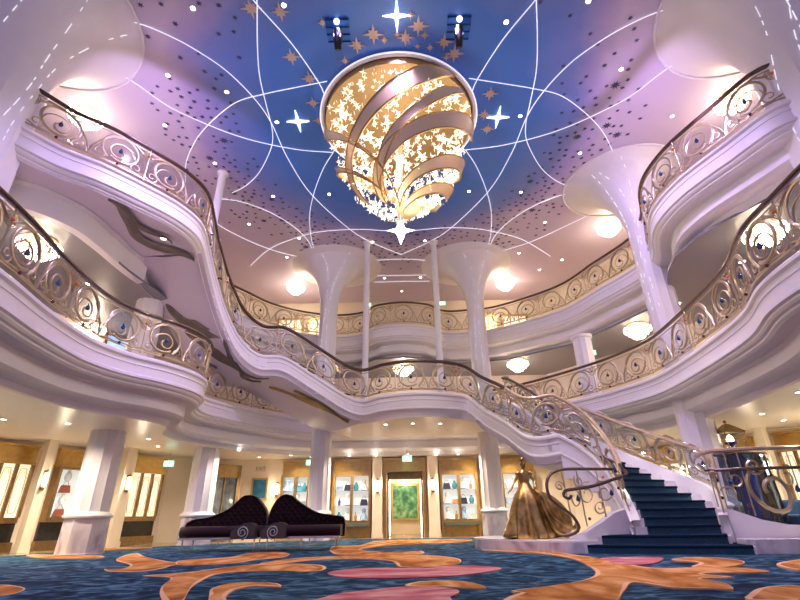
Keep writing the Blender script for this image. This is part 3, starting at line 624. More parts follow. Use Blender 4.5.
for u in (.0,.06,.13,.22,.56,.78): sm.tube([fq(u,0), fq(u,1)], .014, 6)
sm.build('scroll_panel', M_champ, r, smooth=60)
gem(G_blue, fq(.55,.45), r); gem(G_blue, fq(.12,.5), r); gem(G_amb, fq(.5,.8), r); gem(G_red, fq(.2,.15), r)

# leaves painted-metal ornaments below the soffits
def leaf(ctr, wid, name='leaf_ornament', parent=stair, th=.03, m=M_leaf):
    P = catmull(ctr, .08); n = len(P); N = normals(P); vs = []
    for i, (p, q) in enumerate(zip(P, N)):
        u = i/(n-1); w = wid*(sin(pi*u**.8)**.9)*(.75+.25*cos(9*u))+.006
        for d, z in ((-w,0),(w*.0,-th*1.6),(w,0),(0,th)): vs.append(p+q*d+V((0,0,z)))
    mb = MB(); mb.add(vs, [(i*4+j, i*4+(j+1)%4, (i+1)*4+(j+1)%4, (i+1)*4+j) for i in range(n-1) for j in range(4)]+[(0,1,2,3),(4*n-1,4*n-2,4*n-3,4*n-4)]); return mb.build(name, m, parent)
z5 = 7.70
leafroot = thing('leaf_ornament', 'dark pewter leaf scroll under the top left gallery beside the bright downlight', 'ornament', (-6.6,10,z5))
leaf([(-6.93,8.79,z5),(-6.8,9.14,z5),(-6.95,9.77,z5),(-7.1,10.45,z5),(-6.85,10.95,z5),(-6.35,11.3,z5),(-6.08,11.75,z5),(-6.0,12.2,z5)], .26, 'leaf_blade', leafroot)
leaf([(-6.75,9.1,z5-.01),(-6.79,9.9,z5-.01),(-6.56,10.3,z5-.01),(-6.33,10.5,z5-.01),(-6.3,10.75,z5-.01)], .14, 'leaf_blade', leafroot)
def sp(u, v, dz=-.02):          # point just under the upper stair soffit
    def samp(path, u): k = u*(len(path)-1); i = min(int(k), len(path)-2); return path[i].lerp(path[i+1], k-i)
    a, b = samp(fa, u), samp(fb, u); p = a.lerp(b, v); return (p.x, p.y, a.z-.62-.08*sin(pi*v)+dz)
def leafuv(ctr, wid, m=M_leaf):
    P = catmull([(u, v, 0) for u, v in ctr], .02); n = len(P); vs = []; LU, LV = 8., 1.9
    for i, p in enumerate(P):
        t = P[min(i+1, n-1)]-P[max(i-1, 0)]; tu, tv = t.x*LU, t.y*LV; L_ = max(hypot(tu, tv), 1e-6); pu, pv = -tv/L_/LU, tu/L_/LV
        q = i/(n-1); w = wid*(sin(pi*q**.75)**.9)*(.72+.28*cos(10*q))+.008
        for d, dz in ((-w,-.015),(0,-.06),(w,-.015),(0,.01)): vs.append(V(sp(min(max(p.x+pu*d,0),1), p.y+pv*d, dz)))
    mb = MB(); mb.add(vs, [(i*4+j, i*4+(j+1)%4, (i+1)*4+(j+1)%4, (i+1)*4+j) for i in range(n-1) for j in range(4)]+[(0,1,2,3),(4*n-1,4*n-2,4*n-3,4*n-4)]); mb.build('leaf_ornament', m, stair)
leafuv([(.20,.86),(.25,.72),(.29,.55),(.32,.35),(.35,.10)], .26)
leafuv([(.22,.80),(.27,.55),(.29,.36),(.31,.22)], .16)
leafuv([(.30,.70),(.35,.50),(.41,.30),(.47,.17),(.54,.12),(.61,.10)], .22)
leafuv([(.36,.05),(.40,.07),(.44,.12),(.47,.2)], .13)
leafuv([(.45,.08),(.50,.14),(.55,.24),(.61,.28)], .14)
leafuv([(.66,.40),(.74,.26),(.84,.12),(.95,.05)], .17, M_golddark)
leafuv([(.72,.14),(.80,.07),(.88,.07),(.96,.12)], .12, M_golddark)

# ------------------------------------------------------------------ great chandelier
CX, CY = 0., 10.85
ch = thing('star_chandelier', 'enormous gold spiral chandelier filled with glowing star crystals hanging from the blue ceiling', 'chandelier', (CX, CY, 7.6))
def rz(z):                       # body radius by height
    T = [(12.2,2.30),(11.9,2.34),(11.4,2.26),(10.8,2.06),(10.2,1.88),(9.7,1.68),(9.3,1.38),(9.0,1.05),(8.75,.66),(8.58,.30),(8.4,.05)]
    for (a, ra), (b, rb) in zip(T, T[1:]):
        if a >= z >= b: return rb+(ra-rb)*(z-b)/(a-b)
    return T[0][1] if z > 12 else .05
MB().tube([(CX+2.38*cos(2*pi*i/72), CY+2.38*sin(2*pi*i/72), 12.13) for i in range(72)], .075, 8, True).build('rim_ring', M_white, ch)
MB().tube([(CX+2.46*cos(2*pi*i/72), CY+2.46*sin(2*pi*i/72), 12.09) for i in range(72)], .02, 6, True).build('rim_light', M_strip, ch)
MB().lathe([(2.3,12.18),(2.28,11.9),(2.0,12.0),(1.4,12.08),(.7,12.1),(.01,12.1)], 64, (CX,CY,0)).build('ceiling_cup', mat('inner_gold', (.42,.28,.13), .4, .4), ch); _pg = (mat('pale_gold', (.90,.68,.38), .38, .5))
M_pg = MATS['pale_gold']
def ribbon(a0, a1, zt, zb, wt, wb, name='spiral_band'):
    n = 60; vs = []; e1 = []; e2 = []
    for i in range(n+1):
        u = i/n; z = zt+(zb-zt)*u; a = a0+(a1-a0)*u**.9; w = (wt+(wb-wt)*u)*(min(1, u*6+.15))
        zu = min(z+w/2, 12.1); zl = max(z-w/2, 8.45)
        p1 = V((CX+(rz(zu)+.03)*cos(a), CY+(rz(zu)+.03)*sin(a), zu)); p2 = V((CX+(rz(zl)+.05)*cos(a+.10), CY+(rz(zl)+.05)*sin(a+.10), zl))
        vs += [p1, p2, p2.lerp(V((CX,CY,p2.z)), .03), p1.lerp(V((CX,CY,p1.z)), .03)]; e1.append(p1); e2.append(p2)
    mb = MB(); mb.add(vs, [(i*4+j, i*4+(j+1)%4, (i+1)*4+(j+1)%4, (i+1)*4+j) for i in range(n) for j in range(4)]); b = mb.build(name, M_pg, ch)
    MB().tube(e1, .02, 5).tube(e2, .022, 5).build('edge_trim', M_gold, b)
D = radians
ribbon(D(168), D(262), 11.75, 8.65, .62, .14)
ribbon(D(-52), D(-178), 12.05, 8.9, .50, .12)
ribbon(D(-42), D(-128), 11.75, 8.75, .20, .10)
ribbon(D(0), D(-142), 11.5, 8.7, .50, .12)
ribbon(D(28), D(-98), 10.55, 8.65, .42, .12)
ribbon(D(95), D(235), 11.9, 8.8, .6, .15)
ribbon(D(140), D(15), 11.6, 9.0, .5, .2)
ribbon(D(22), D(-70), 9.55, 8.62, .30, .12)
MB().lathe([(.10,12.1),(.10,9.2),(.16,8.9),(.10,8.6),(.05,8.35),(.02,8.28)], 16, (CX,CY,0)).build('stem', M_pg, ch)
MB().lathe([(.7,8.95),(.55,8.72),(.3,8.62),(.08,8.58),(.08,8.62),(.28,8.68),(.5,8.8),(.68,8.97)], 24, (CX,CY,0), a0=-.9, a1=1.3).build('scoop', M_pg, ch)
def star3(mb, c, L, w, ax=None):
    c = V(c); rx = random.random()*3; R = Matrix.Rotation(rx, 3, V((random.random()-.5, random.random()-.5, random.random()-.5)).normalized())
    for d in ((1,0,0),(0,1,0),(0,0,1)): mb.spike(c, (R@V(d))*L, None, w)
protos = []
for L in (.16, .12, .20):
    mb = MB(); star3(mb, (0,0,0), L, L*.2); o = mb.build('star_crystal', M_crystal); me = o.data; me.transform(Matrix.Translation(o.location)); bpy.data.objects.remove(o); protos.append(me)
def cpt():
    z = 12.0-3.3*random.random()**1.15; a = 2*pi*random.random(); r_ = rz(z)*(.80+.17*random.random()) if random.random() < .75 else rz(z)*sqrt(random.random())*.85
    return V((CX+r_*cos(a), CY+r_*sin(a), z))
k = 0
while k < 99:
    p = cpt()
    if p.y > CY+.3: continue
    o = bpy.data.objects.new('star_crystal', protos[k % 3]); COL.objects.link(o); o.parent = ch; o.location = p-wbase(ch); o.rotation_euler = (random.random()*3, random.random()*3, random.random()*3); k += 1
mb = MB()
for i in range(520): star3(mb, cpt(), random.choice((.07,.10,.13)), .018)
mb.build('crystal_cluster', emis('soft_crystal', (1., .80, .50), 1.15), ch, kind='stuff', smooth=0)
mb = MB()
for i in range(520):
    p = cpt(); mb.spike(p, V((random.uniform(-.4,.4), random.uniform(-.4,.4), 1)).normalized()*random.uniform(.05,.12), None, .022)
mb.build('crystal_drops', M_crystal2, ch, kind='stuff', smooth=0)
# bottom star
st = MB(); c = V((CX, CY, 8.02))
def star4(mb, c, rv, rh, t, n=4):
    P = []
    for i in range(16):
        a = 2*pi*i/16; q = abs(cos(2*a))**.5 if False else None
    out = []
    for k in range(4):
        a = pi/2*k; R_ = rv if k % 2 else rh
        out.append((R_*cos(a), R_*sin(a))); b = a+pi/4
        for f in (.5,): out.append((min(rv, rh)*.33*cos(b), min(rv, rh)*.33*sin(b)))
    vs = [V((c.x+x, c.y, c.z+z)) for x, z in out]+[c+V((0,-t,0)), c+V((0,t,0))]
    m_ = len(out); mb.add(vs, [(i, (i+1)%m_, m_) for i in range(m_)]+[((i+1)%m_, i, m_+1) for i in range(m_)])
star4(st, c, .46, .40, .16); 
n0 = len(st.v); star4(st, c, .46, .40, .16); st.v[n0:] = [(c.x+(y-c.y), c.y+(x-c.x), z) for x, y, z in st.v[n0:]]
st.build('star_pendant', M_starlight, ch, smooth=0)
MB().spike((CX,CY,8.33), V((.42,0,0)), None, .02).spike((CX,CY,8.33), V((0,.42,0)), None, .02).build('cross_bar', M_silver, ch)

# ------------------------------------------------------------------ ceiling inlays: strips, stars, lamps
ZC = 12.17
def mir(l): return [(-x, y) for x, y in l]
LINES = {
 'A': [(9.92,8.3),(8.6,7.5),(7.46,7.3),(6.57,7.5),(5.9,7.87),(5.37,8.3),(4.8,8.94),(4.32,9.87),(4.06,10.83),(3.9,12.5),(3.42,14.55),(2.2,16.97),(1.27,18.1),(0,19.15)],
 'B': [(9.6,8.22),(9.1,8.1),(8.5,8.15),(8.2,8.35),(7.88,8.85),(7.5,9.35),(7.0,10.1),(6.3,10.7),(5.5,11.25),(4.6,11.68),(3.4,12.05),(2.3,12.2)],
 'C': [(3.6,6.7),(3.4,7.13),(2.8,8.15),(2.3,9.35),(2.2,9.8)],
 'D': [(3.3,6.6),(3.4,7.05),(3.7,8.1),(3.93,9.1),(4.03,10.2),(4.1,11.1),(4.34,11.9),(5.1,13.13),(5.87,13.9),(6.5,14.28)],
 'E': [(2.05,9.33),(3.05,9.53),(3.95,9.72),(4.85,9.98),(5.7,10.55),(6.5,11.25),(7.1,11.95),(7.6,12.7),(8.0,13.6)],
 'F': [(2.28,12.2),(2.8,13.1),(3.4,14.55),(3.83,16.05),(4.07,17.9),(4.05,19.3)],
 'G': [(7.2,14.6),(6.3,14.85),(5.3,15.65),(4.55,16.8),(4.2,18.0),(4.25,19.2)],
}
RING = [(-7.9,15.9),(-7.64,16.7),(-6.42,18.2),(-4.88,19.2),(-2.5,19.7),(0,19.6),(1.77,19.8),(3.6,19.5),(5.8,18.4),(7.5,16.7),(8.22,15.9)]
ARC = [(-7.5,19.95),(-6.46,18.73),(-5.53,17.98),(-4.01,17.2),(-2.9,16.98),(-1.7,16.95),(-.5,17.1),(.6,17.1),(1.9,16.95),(3.05,17.02),(4.07,17.3),(5.6,18.05),(7.3,19.6)]
NMS = {'A':'looping past the trumpet columns','B':'sweeping into the chandelier rim from the outer column','C':'short one from the top edge to the chandelier','D':'curving past the four-pointed star lamp','E':'bowing outward from the chandelier rim','F':'falling from the chandelier toward the back column','G':'small one curling near the back corner'}
def strip(l, lab):
    o = MB().tube(catmull([(x, y, ZC) for x, y in l], .15), .014, 5).build('light_strip', M_strip); tag(o, lab, 'light strip', 'light strips on the ceiling')
for k, l in LINES.items():
    strip(l, 'right-half ceiling light strip, '+NMS[k]); strip(mir(l), 'left-half ceiling light strip, '+NMS[k])
strip(RING, 'long outer white ceiling light strip arcing along the back over both back columns'); strip(ARC, 'white ceiling light strip arch passing behind the hanging star')
for y, w in ((21.3,1.5),(22.0,1.5)): strip([(-w,y),(0,y),(w,y)], 'straight pale ceiling line between the two slender poles, '+('nearer one' if y < 21.5 else 'farther one'))  # soffit edges, drawn with the glowing strip material
def flatstar(mb, x, y, R, n=8, inner=.36, z=12.195, th=.008, rot=0., alt=1.):
    P = []
    for i in range(2*n):
        a = rot+pi*i/n; r_ = (R if (i//2) % 2 == 0 else R*alt) if i % 2 == 0 else R*inner
        P.append((x+r_*cos(a), y+r_*sin(a)))
    m = len(P); mb.add([(p[0],p[1],z-th) for p in P]+[(x,y,z-th*1.6)]+[(p[0],p[1],z+.02) for p in P], [(i,(i+1)%m,m) for i in range(m)]+[(i,(i+1)%m,m+1+(i+1)%m,m+1+i) for i in range(m)])
mb = MB(); placed = []
def ok(x, y):
    if abs(x) > 8.6: return False
    for cx, cy, rr_ in [(3.2,20.4,2.2),(-3.2,20.4,2.2),(8.45,14.2,2.15),(-8.9,7,2.5),(8.9,7,2.5)]:
        if hypot(x-cx, y-cy) < rr_: return False
    return all((x-a)**2+(y-b)**2 > .05 for a, b in placed)
for i in range(5200):
    a = random.random()*2*pi; r_ = random.gauss(1.02, .13)
    if not .8 < r_ < 1.34: continue
    x, y = 6.4*r_*cos(a), 11.6+7.0*r_*sin(a)
    if y < 6.2 or not ok(x, y) or len(placed) > 470: continue
    if y < 16 and abs(r_-1.0) > .22 : continue
    if y < 9.5 and random.random() < .8: continue
    big = .15 if random.random() < .05 else .075
    placed.append((x, y)); flatstar(mb, x, y, big*random.uniform(.8,1.1), 8 if big > .1 else 6, .42, rot=random.random())
ceil_obj = [o for o in COL.objects if o.name.startswith('ceiling') and o.data and M_sky.name in [m.name for m in o.data.materials]][0]
mb.build('star_inlay', M_darkstar, ceil_obj, smooth=0)
gold = [(-1.08,8.25,.22),(-.62,7.95,.25),(-.34,8.1,.11),(.0,7.95,.10),(.22,8.05,.22),(.55,7.75,.25),(.72,8.0,.12),(.55,8.3,.09),(.88,8.35,.11),(1.25,8.2,.22),(1.35,8.65,.12),(1.55,8.55,.24),(-1.45,8.7,.13),(.35,7.45,.12),(-2.9,7.3,.22),(-3.6,7.2,.24),(-2.9,8.55,.22),(-2.55,9.25,.22),(-2.6,10.1,.18),(-2.55,10.8,.16),(2.75,9.9,.22),(2.7,10.7,.20),(2.9,11.3,.2),(-1.9,7.6,.12)]
for i, (x, y, R) in enumerate(gold):
    g = MB(); flatstar(g, x, y, R*1.2, 8, .36, z=12.192, th=.012, rot=pi/2, alt=.62)
    tag(g.build('ceiling_star', M_goldstar, smooth=0), 'flat gold eight-pointed star on the blue ceiling around the chandelier', 'star', 'gold stars around the chandelier')
for x, y, lab in [(0,7.45,'white four-pointed star lamp above the chandelier at the top of the photo'),(-3.2,10.8,'white four-pointed star lamp left of the chandelier'),(3.15,10.8,'white four-pointed star lamp right of the chandelier')]:
    g = MB(); n = 8; P = []
    for i in range(8):
        a = pi*i/4; r_ = (.36 if i % 4 == 0 else .46) if i % 2 == 0 else .075; P.append((x+r_*cos(a), y+r_*sin(a)))
    g.prism(P, 12.15, 12.19); tag(g.build('star_lamp', M_starlight, smooth=0), lab, 'lamp')
# recessed downlights
def downlight(x, y, z, lab, r=.055, grp='recessed downlights in the high ceiling'):
    t = thing('downlight', lab, 'ceiling light', (x, y, z-.02), grp)
    MB().lathe([(r*1.35,z),(r*1.35,z-.012),(r,z-.016),(r,z-.004)], 16, (x,y,0)).build('trim_ring', M_white, t)
    MB().lathe([(.001,z-.01),(r,z-.01)], 14, (x,y,0)).build('lens', M_downlight, t, smooth=0)
for x, y in [(-6.52,9.04),(-5.02,7.17),(-7.47,10.86),(-6.54,12.64),(-5.06,9.65),(-2.77,7.14),(-3.88,10.83),(-6.5,16.41),(-4.98,14.55),(-2.77,14.49),(-5.53,19.24),(2.8,7.69),(4.72,7.2),(3.85,10.78),(6.35,9.15),(8.72,10.91),(6.33,12.5),(6.25,16.69),(4.74,14.6),(2.69,14.48),(-1.3,18.0),(1.1,18.0),(5.7,19.27),(8.01,20.0),(7.15,21.0),(-.9,21.6),(1.0,21.6),(0,23.2),(-4.6,17.6)]:
    downlight(x, y, 12.2, 'small bright round downlight recessed in the high painted ceiling')
DL3 = [(-10.9,9.5),(-10.6,12),(-9.2,14.2),(-9.7,11.2),(-8.4,16.2),(-7.9,14.6),(-8.6,11.9),(-6.1,17.6),(-6.0,19.8),(-4.6,19.4),(-3.9,20.1),(-2.3,19.9),(-1.2,20.0),(-1.2,19.6),(0.1,19.6),(1.3,20.0),(2.2,19.9),(3.6,19.6),(4.6,19.5),(5.6,19.2),(6.6,18.2),(7.9,16.6),(9.2,14.8),(9.3,12.2),(10.2,11.2),(10.6,13.2),(8.4,9.8)]
for x, y in DL3: downlight(x, y, 3.05, 'small warm round downlight recessed in the low cream ceiling around the hall', .06, 'downlights in the low ceiling')
for x, y, q in [(-.65,16.4,'left'),(.3,16.3,'middle'),(1.25,16.4,'right')]:
    downlight(x, y, 3.68, 'small round downlight under the stair landing, %s one of three' % q, .06, 'downlights under the landing')
for x, y, lab in [(-9.3,12.0,'round downlight on the grey ceiling of the middle left gallery'),(9.6,11.4,'round downlight on the grey ceiling of the middle right gallery'),(9.3,14.2,'round downlight behind the tall right column on the middle gallery ceiling')]:
    downlight(x, y, 7.13, lab, .08)
downlight(-6.48,10.6,7.75,'round downlight in the lilac soffit beside the leaf ornament', .07)

# crystal ceiling chandeliers of the galleries
def crystal_light(name='crystal_ceiling_light'):
    t = thing(name, '', 'chandelier')
    MB().lathe([(.01,0),(.30,0),(.34,-.03),(.3,-.06),(.06,-.08)], 24).build('ceiling_plate', M_pg, t)
    for r_, z in ((.46,-.14),(.34,-.26),(.2,-.38)):
        mb = MB()
        mb.tube([(r_*cos(2*pi*i/24), r_*sin(2*pi*i/24), z) for i in range(24)], .012, 5, True)
        mb.tube([(r_, 0, z),(r_*.6, 0, -.05)], .008, 4).tube([(-r_, 0, z),(-r_*.6, 0, -.05)], .008, 4).build('tier_ring', M_pg, t)
        mb = MB(); n = max(20, int(r_*52))
        for i in range(n):
            a = 2*pi*i/n; mb.spike((r_*cos(a), r_*sin(a), z-.08), V((0,0,.085)), None, .026)
        mb.build('crystal_fringe', M_lamp, t, smooth=0)
    MB().sphere((0,0,-.2), .14, 12, 8).build('bulb', M_lamp, t)
    return t
cp = crystal_light()
LAMPS = [(-9.6,10.3,12.2,'glowing crystal light over the top gallery at upper left'),(-5.72,22.2,12.2,'glowing crystal light over the top gallery behind the left back column'),(5.6,22.2,12.2,'glowing crystal light over the top gallery behind the right back column'),(9.1,17.0,12.2,'glowing crystal light over the top gallery left of the tall right column'),(10.1,10.2,12.2,'glowing crystal light over the top gallery at upper right'),
 (-8.9,9.6,7.13,'glowing crystal light over the middle left gallery'),(8.9,9.6,7.13,'glowing crystal light over the middle right gallery'),(8.75,16.1,7.13,'glowing crystal light behind the middle right gallery near the tall column'),(5.2,20.2,7.13,'glowing crystal light behind the middle gallery at back right'),(0,20.6,7.13,'glowing crystal light above the stair landing'),(11.0,11.9,3.05,'crystal light on the low ceiling at the right edge of the photo'),(-11.0,15.0,7.13,'glowing crystal light deep in the middle left gallery')]
for i, (x, y, z, lab) in enumerate(LAMPS):
    o = cp if i == 0 else copy_tree(cp)
    o.location = (x, y, z); o['label'] = lab; o['group'] = 'crystal gallery lights'

# stage spotlights in blue recesses
for x, q in ((-1.52,'left'),(1.58,'right')):
    t = thing('stage_spotlight', 'black moving spotlight in a square blue ceiling recess, %s of the chandelier top' % q, 'spotlight', (x, 7.75, 11.5))
    MB().box(x-.3,x+.3,7.5,8.1,12.16,12.19).build('recess_panel', M_skyblue, t, smooth=0)
    mb = MB()
    for yy in (7.5,7.7,7.9,8.1): mb.box(x-.3,x+.3,yy-.012,yy+.012,12.13,12.165)
    mb.build('recess_rib', M_blue, t, smooth=0)
    MB().box(x-.10,x-.07,7.7,7.9,11.78,12.15).box(x+.07,x+.10,7.7,7.9,11.78,12.15).box(x-.1,x+.1,7.7,7.9,12.1,12.15).build('yoke', M_dark, t)
    n = MB(); n.tube([(x,7.95,11.62),(x,7.85,11.75),(x,7.72,11.98),(x,7.66,12.05)], [.085,.095,.09,.06], 14).build('housing', M_dark, t)
    MB().sphere((x,7.52,12.1), .075, 12, 8).build('lens', M_starlight, t)

# ------------------------------------------------------------------ shop fronts on the hall walls
def frame_on(A, B):                 # local frame on a wall line: u along, d toward the hall, z up
    ax, ay = A; bx, by = B; L = hypot(bx-ax, by-ay); ex, ey = (bx-ax)/L, (by-ay)/L; nx, ny = ey, -ex
    def f(u, d, z): return (ax+ex*u+nx*d, ay+ey*u+ny*d, z)
    return f
def wbox(mb, f, u0, u1, d0, d1, z0, z1):
    mb.hexa([f(u0,d0,z0),f(u1,d0,z0),f(u1,d1,z0),f(u0,d1,z0)], [f(u0,d0,z1),f(u1,d0,z1),f(u1,d1,z1),f(u0,d1,z1)]); return mb
def cornice(f, u0, u1, t):
    mb = MB(); wbox(mb, f, u0, u1, 0, .14, 2.42, 2.86); wbox(mb, f, u0+.08, u1-.08, .14, .16, 2.5, 2.78); wbox(mb, f, u0-.02, u1+.02, 0, .20, 2.86, 2.93); wbox(mb, f, u0-.02, u1+.02, 0, .19, 2.36, 2.42)
    mb.build('cornice', M_gold, t, smooth=0)
def pilaster(f, u0, u1, lab, sconce=True, slab='', zt=3.05, dep=.34, d0=0.):
    t = thing('pilaster', 'flat cream pilaster '+lab, 'pilaster', f((u0+u1)/2,.1,0))
    mb = MB(); wbox(mb, f, u0, u1, d0, dep, 0, zt); mb.build('shaft', M_wall, t, smooth=0)
    mb = MB(); wbox(mb, f, u0-.03, u1+.03, max(0, d0-.03), dep+.03, 0, .16); mb.build('base', M_wall, t, smooth=0)
    if sconce: sconce_at(f, (u0+u1)/2, dep, 1.9, 'lit brass sconce on pilaster '+lab)
SCON = []
def sconce_at(f, u, d, z, lab):
    s = thing('wall_sconce', lab, 'wall lamp', f(u, d, z-.25))
    mb = MB(); wbox(mb, f, u-.05, u+.05, d, d+.03, z-.27, z+.27); mb.build('back_plate', M_golddark, s, smooth=0)
    c = f(u, d+.09, 0)
    MB().lathe([(.01,z-.2),(.05,z-.19),(.06,z-.1),(.06,z+.14),(.05,z+.19),(.01,z+.2)], 12, (c[0],c[1],0)).build('shade', M_sconce, s); SCON.append(f(u, d+.22, z))
    MB().lathe([(.01,z-.30),(.03,z-.27),(.07,z-.21),(.05,z-.19)], 12, (c[0],c[1],0)).lathe([(.05,z+.19),(.065,z+.21),(.03,z+.25),(.01,z+.30)], 12, (c[0],c[1],0)).build('bracket', M_golddark, s)
def triple_window(f, u0, u1, lab, np_=3):
    t = thing('shop_window', lab, 'window', f((u0+u1)/2,0,0)); cornice(f, u0, u1, t)
    mb = MB(); wbox(mb, f, u0, u1, .0, .06, .25, .74); mb.build('base_panel', M_black, t, smooth=0)
    mb = MB(); wbox(mb, f, u0, u1, 0, .12, .74, .9); 
    w = (u1-u0)/np_
    for k in range(np_+1): wbox(mb, f, u0+w*k-.05, u0+w*k+.05, 0, .10, .9, 2.36)
    mb.build('window_frame', M_golddark, t, smooth=0)
    for k in range(np_):
        mb = MB(); wbox(mb, f, u0+w*k+.05, u0+w*(k+1)-.05, .0, .03, .9, 2.36); p = mb.build('pane', M_panelglow, t, smooth=0)
        ring_ = MB(); c0 = u0+w*(k+.5); hw = w/2-.09
        pts = [f(c0+hw*cos(a)*(1 if abs(cos(a)) > .01 else 1), .045, 1.63+.62*max(-1, min(1, 1.35*sin(a)))) for a in [2*pi*i/28 for i in range(28)]]
        ring_.tube(pts, .010, 4, True).tube([f(c0-hw*.5,.045,2.1), f(c0,.045,2.22), f(c0+hw*.5,.045,2.1)], .008, 4).build('tracery', M_gold, p)
    mb = MB(); wbox(mb, f, u0-.03, u1+.03, 0, .16, 0, .25); mb.build('plinth', M_golddark, t, smooth=0)
ITEMCNT = [0]
def display_window(f, u0, u1, lab, short, ncol=1, zb=.9, rows=3, depth=.0, bench=False, kinds=None):
    t = thing('display_case', lab, 'display case', f((u0+u1)/2,0,0)); cornice(f, u0, u1, t)
    fw = .10
    mb = MB(); cw = (u1-u0)/ncol
    wbox(mb, f, u0, u1, 0, .36, zb-.14, zb); wbox(mb, f, u0, u1, 0, .36, 2.30, 2.36)
    for k in range(ncol+1): wbox(mb, f, u0+cw*k-(fw/2 if 0 < k < ncol else (0 if k == 0 else fw)), u0+cw*k+(fw/2 if 0 < k < ncol else (fw if k == 0 else 0)), 0, .36, zb, 2.30)
    mb.build('case_frame', M_golddark if not bench else M_gold, t, smooth=0)
    mb = MB(); wbox(mb, f, u0+.02, u1-.02, .005, .02, zb, 2.30); mb.build('back_panel', M_caseback, t, smooth=0)
    mb = MB(); wbox(mb, f, u0+.04, u1-.04, .345, .352, zb, 2.30); mb.build('glass_pane', M_glass, t, smooth=0)
    if bench:
        mb = MB(); wbox(mb, f, u0, u1, 0, .30, .0, .58); mb.build('base_panel', M_gold, t, smooth=0)
    else:
        mb = MB(); wbox(mb, f, u0, u1, 0, .12, .25, zb-.14); mb.build('base_panel', M_black, t, smooth=0)
        mb = MB(); wbox(mb, f, u0-.02, u1+.02, 0, .2, 0, .25); mb.build('plinth', M_golddark, t, smooth=0)
    hts = [zb+(2.30-zb)*k/rows for k in range(rows)]
    for h in hts[1:]:
        mb = MB(); wbox(mb, f, u0+.06, u1-.06, .03, .33, h-.015, h); mb.build('shelf', M_glass if not bench else M_silver, t, smooth=0)
    rown = ['bottom','middle','top'] if rows == 3 else (['bottom','lower','upper','top'] if rows == 4 else ['bottom','top'])
    for ri, h in enumerate(hts):
        n = 3 if ncol == 1 else 4
        for k in range(n):
            u = u0+.12+(u1-u0-.24)*(k+.5)/n
            if ncol == 2 and abs(u-(u0+u1)/2) < .09: u += .12
            kd = (kinds or ['handbag','gift_box','vase','bottle'])[(ri*2+k+ITEMCNT[0]) % len(kinds or [0,0,0,0])]
            pos = ['leftmost','left of centre','right of centre','rightmost'][k] if n == 4 else ['left','middle','right'][k]
            merch(f, u, .17, h, kd, '%s, %s shelf of %s' % (pos, rown[ri], short))
    ITEMCNT[0] += 1
IM = {'a': mat('black_leather',(.015,.015,.02),.4), 'b': mat('white_porcelain',(.85,.85,.82),.2), 'c': mat('teal_fabric',(.05,.3,.35),.6), 'd': mat('russet_fabric',(.35,.08,.04),.6), 'e': mat('amber_card',(.6,.28,.06),.5), 'f': mat('powder_blue_cloth',(.35,.5,.65),.6)}
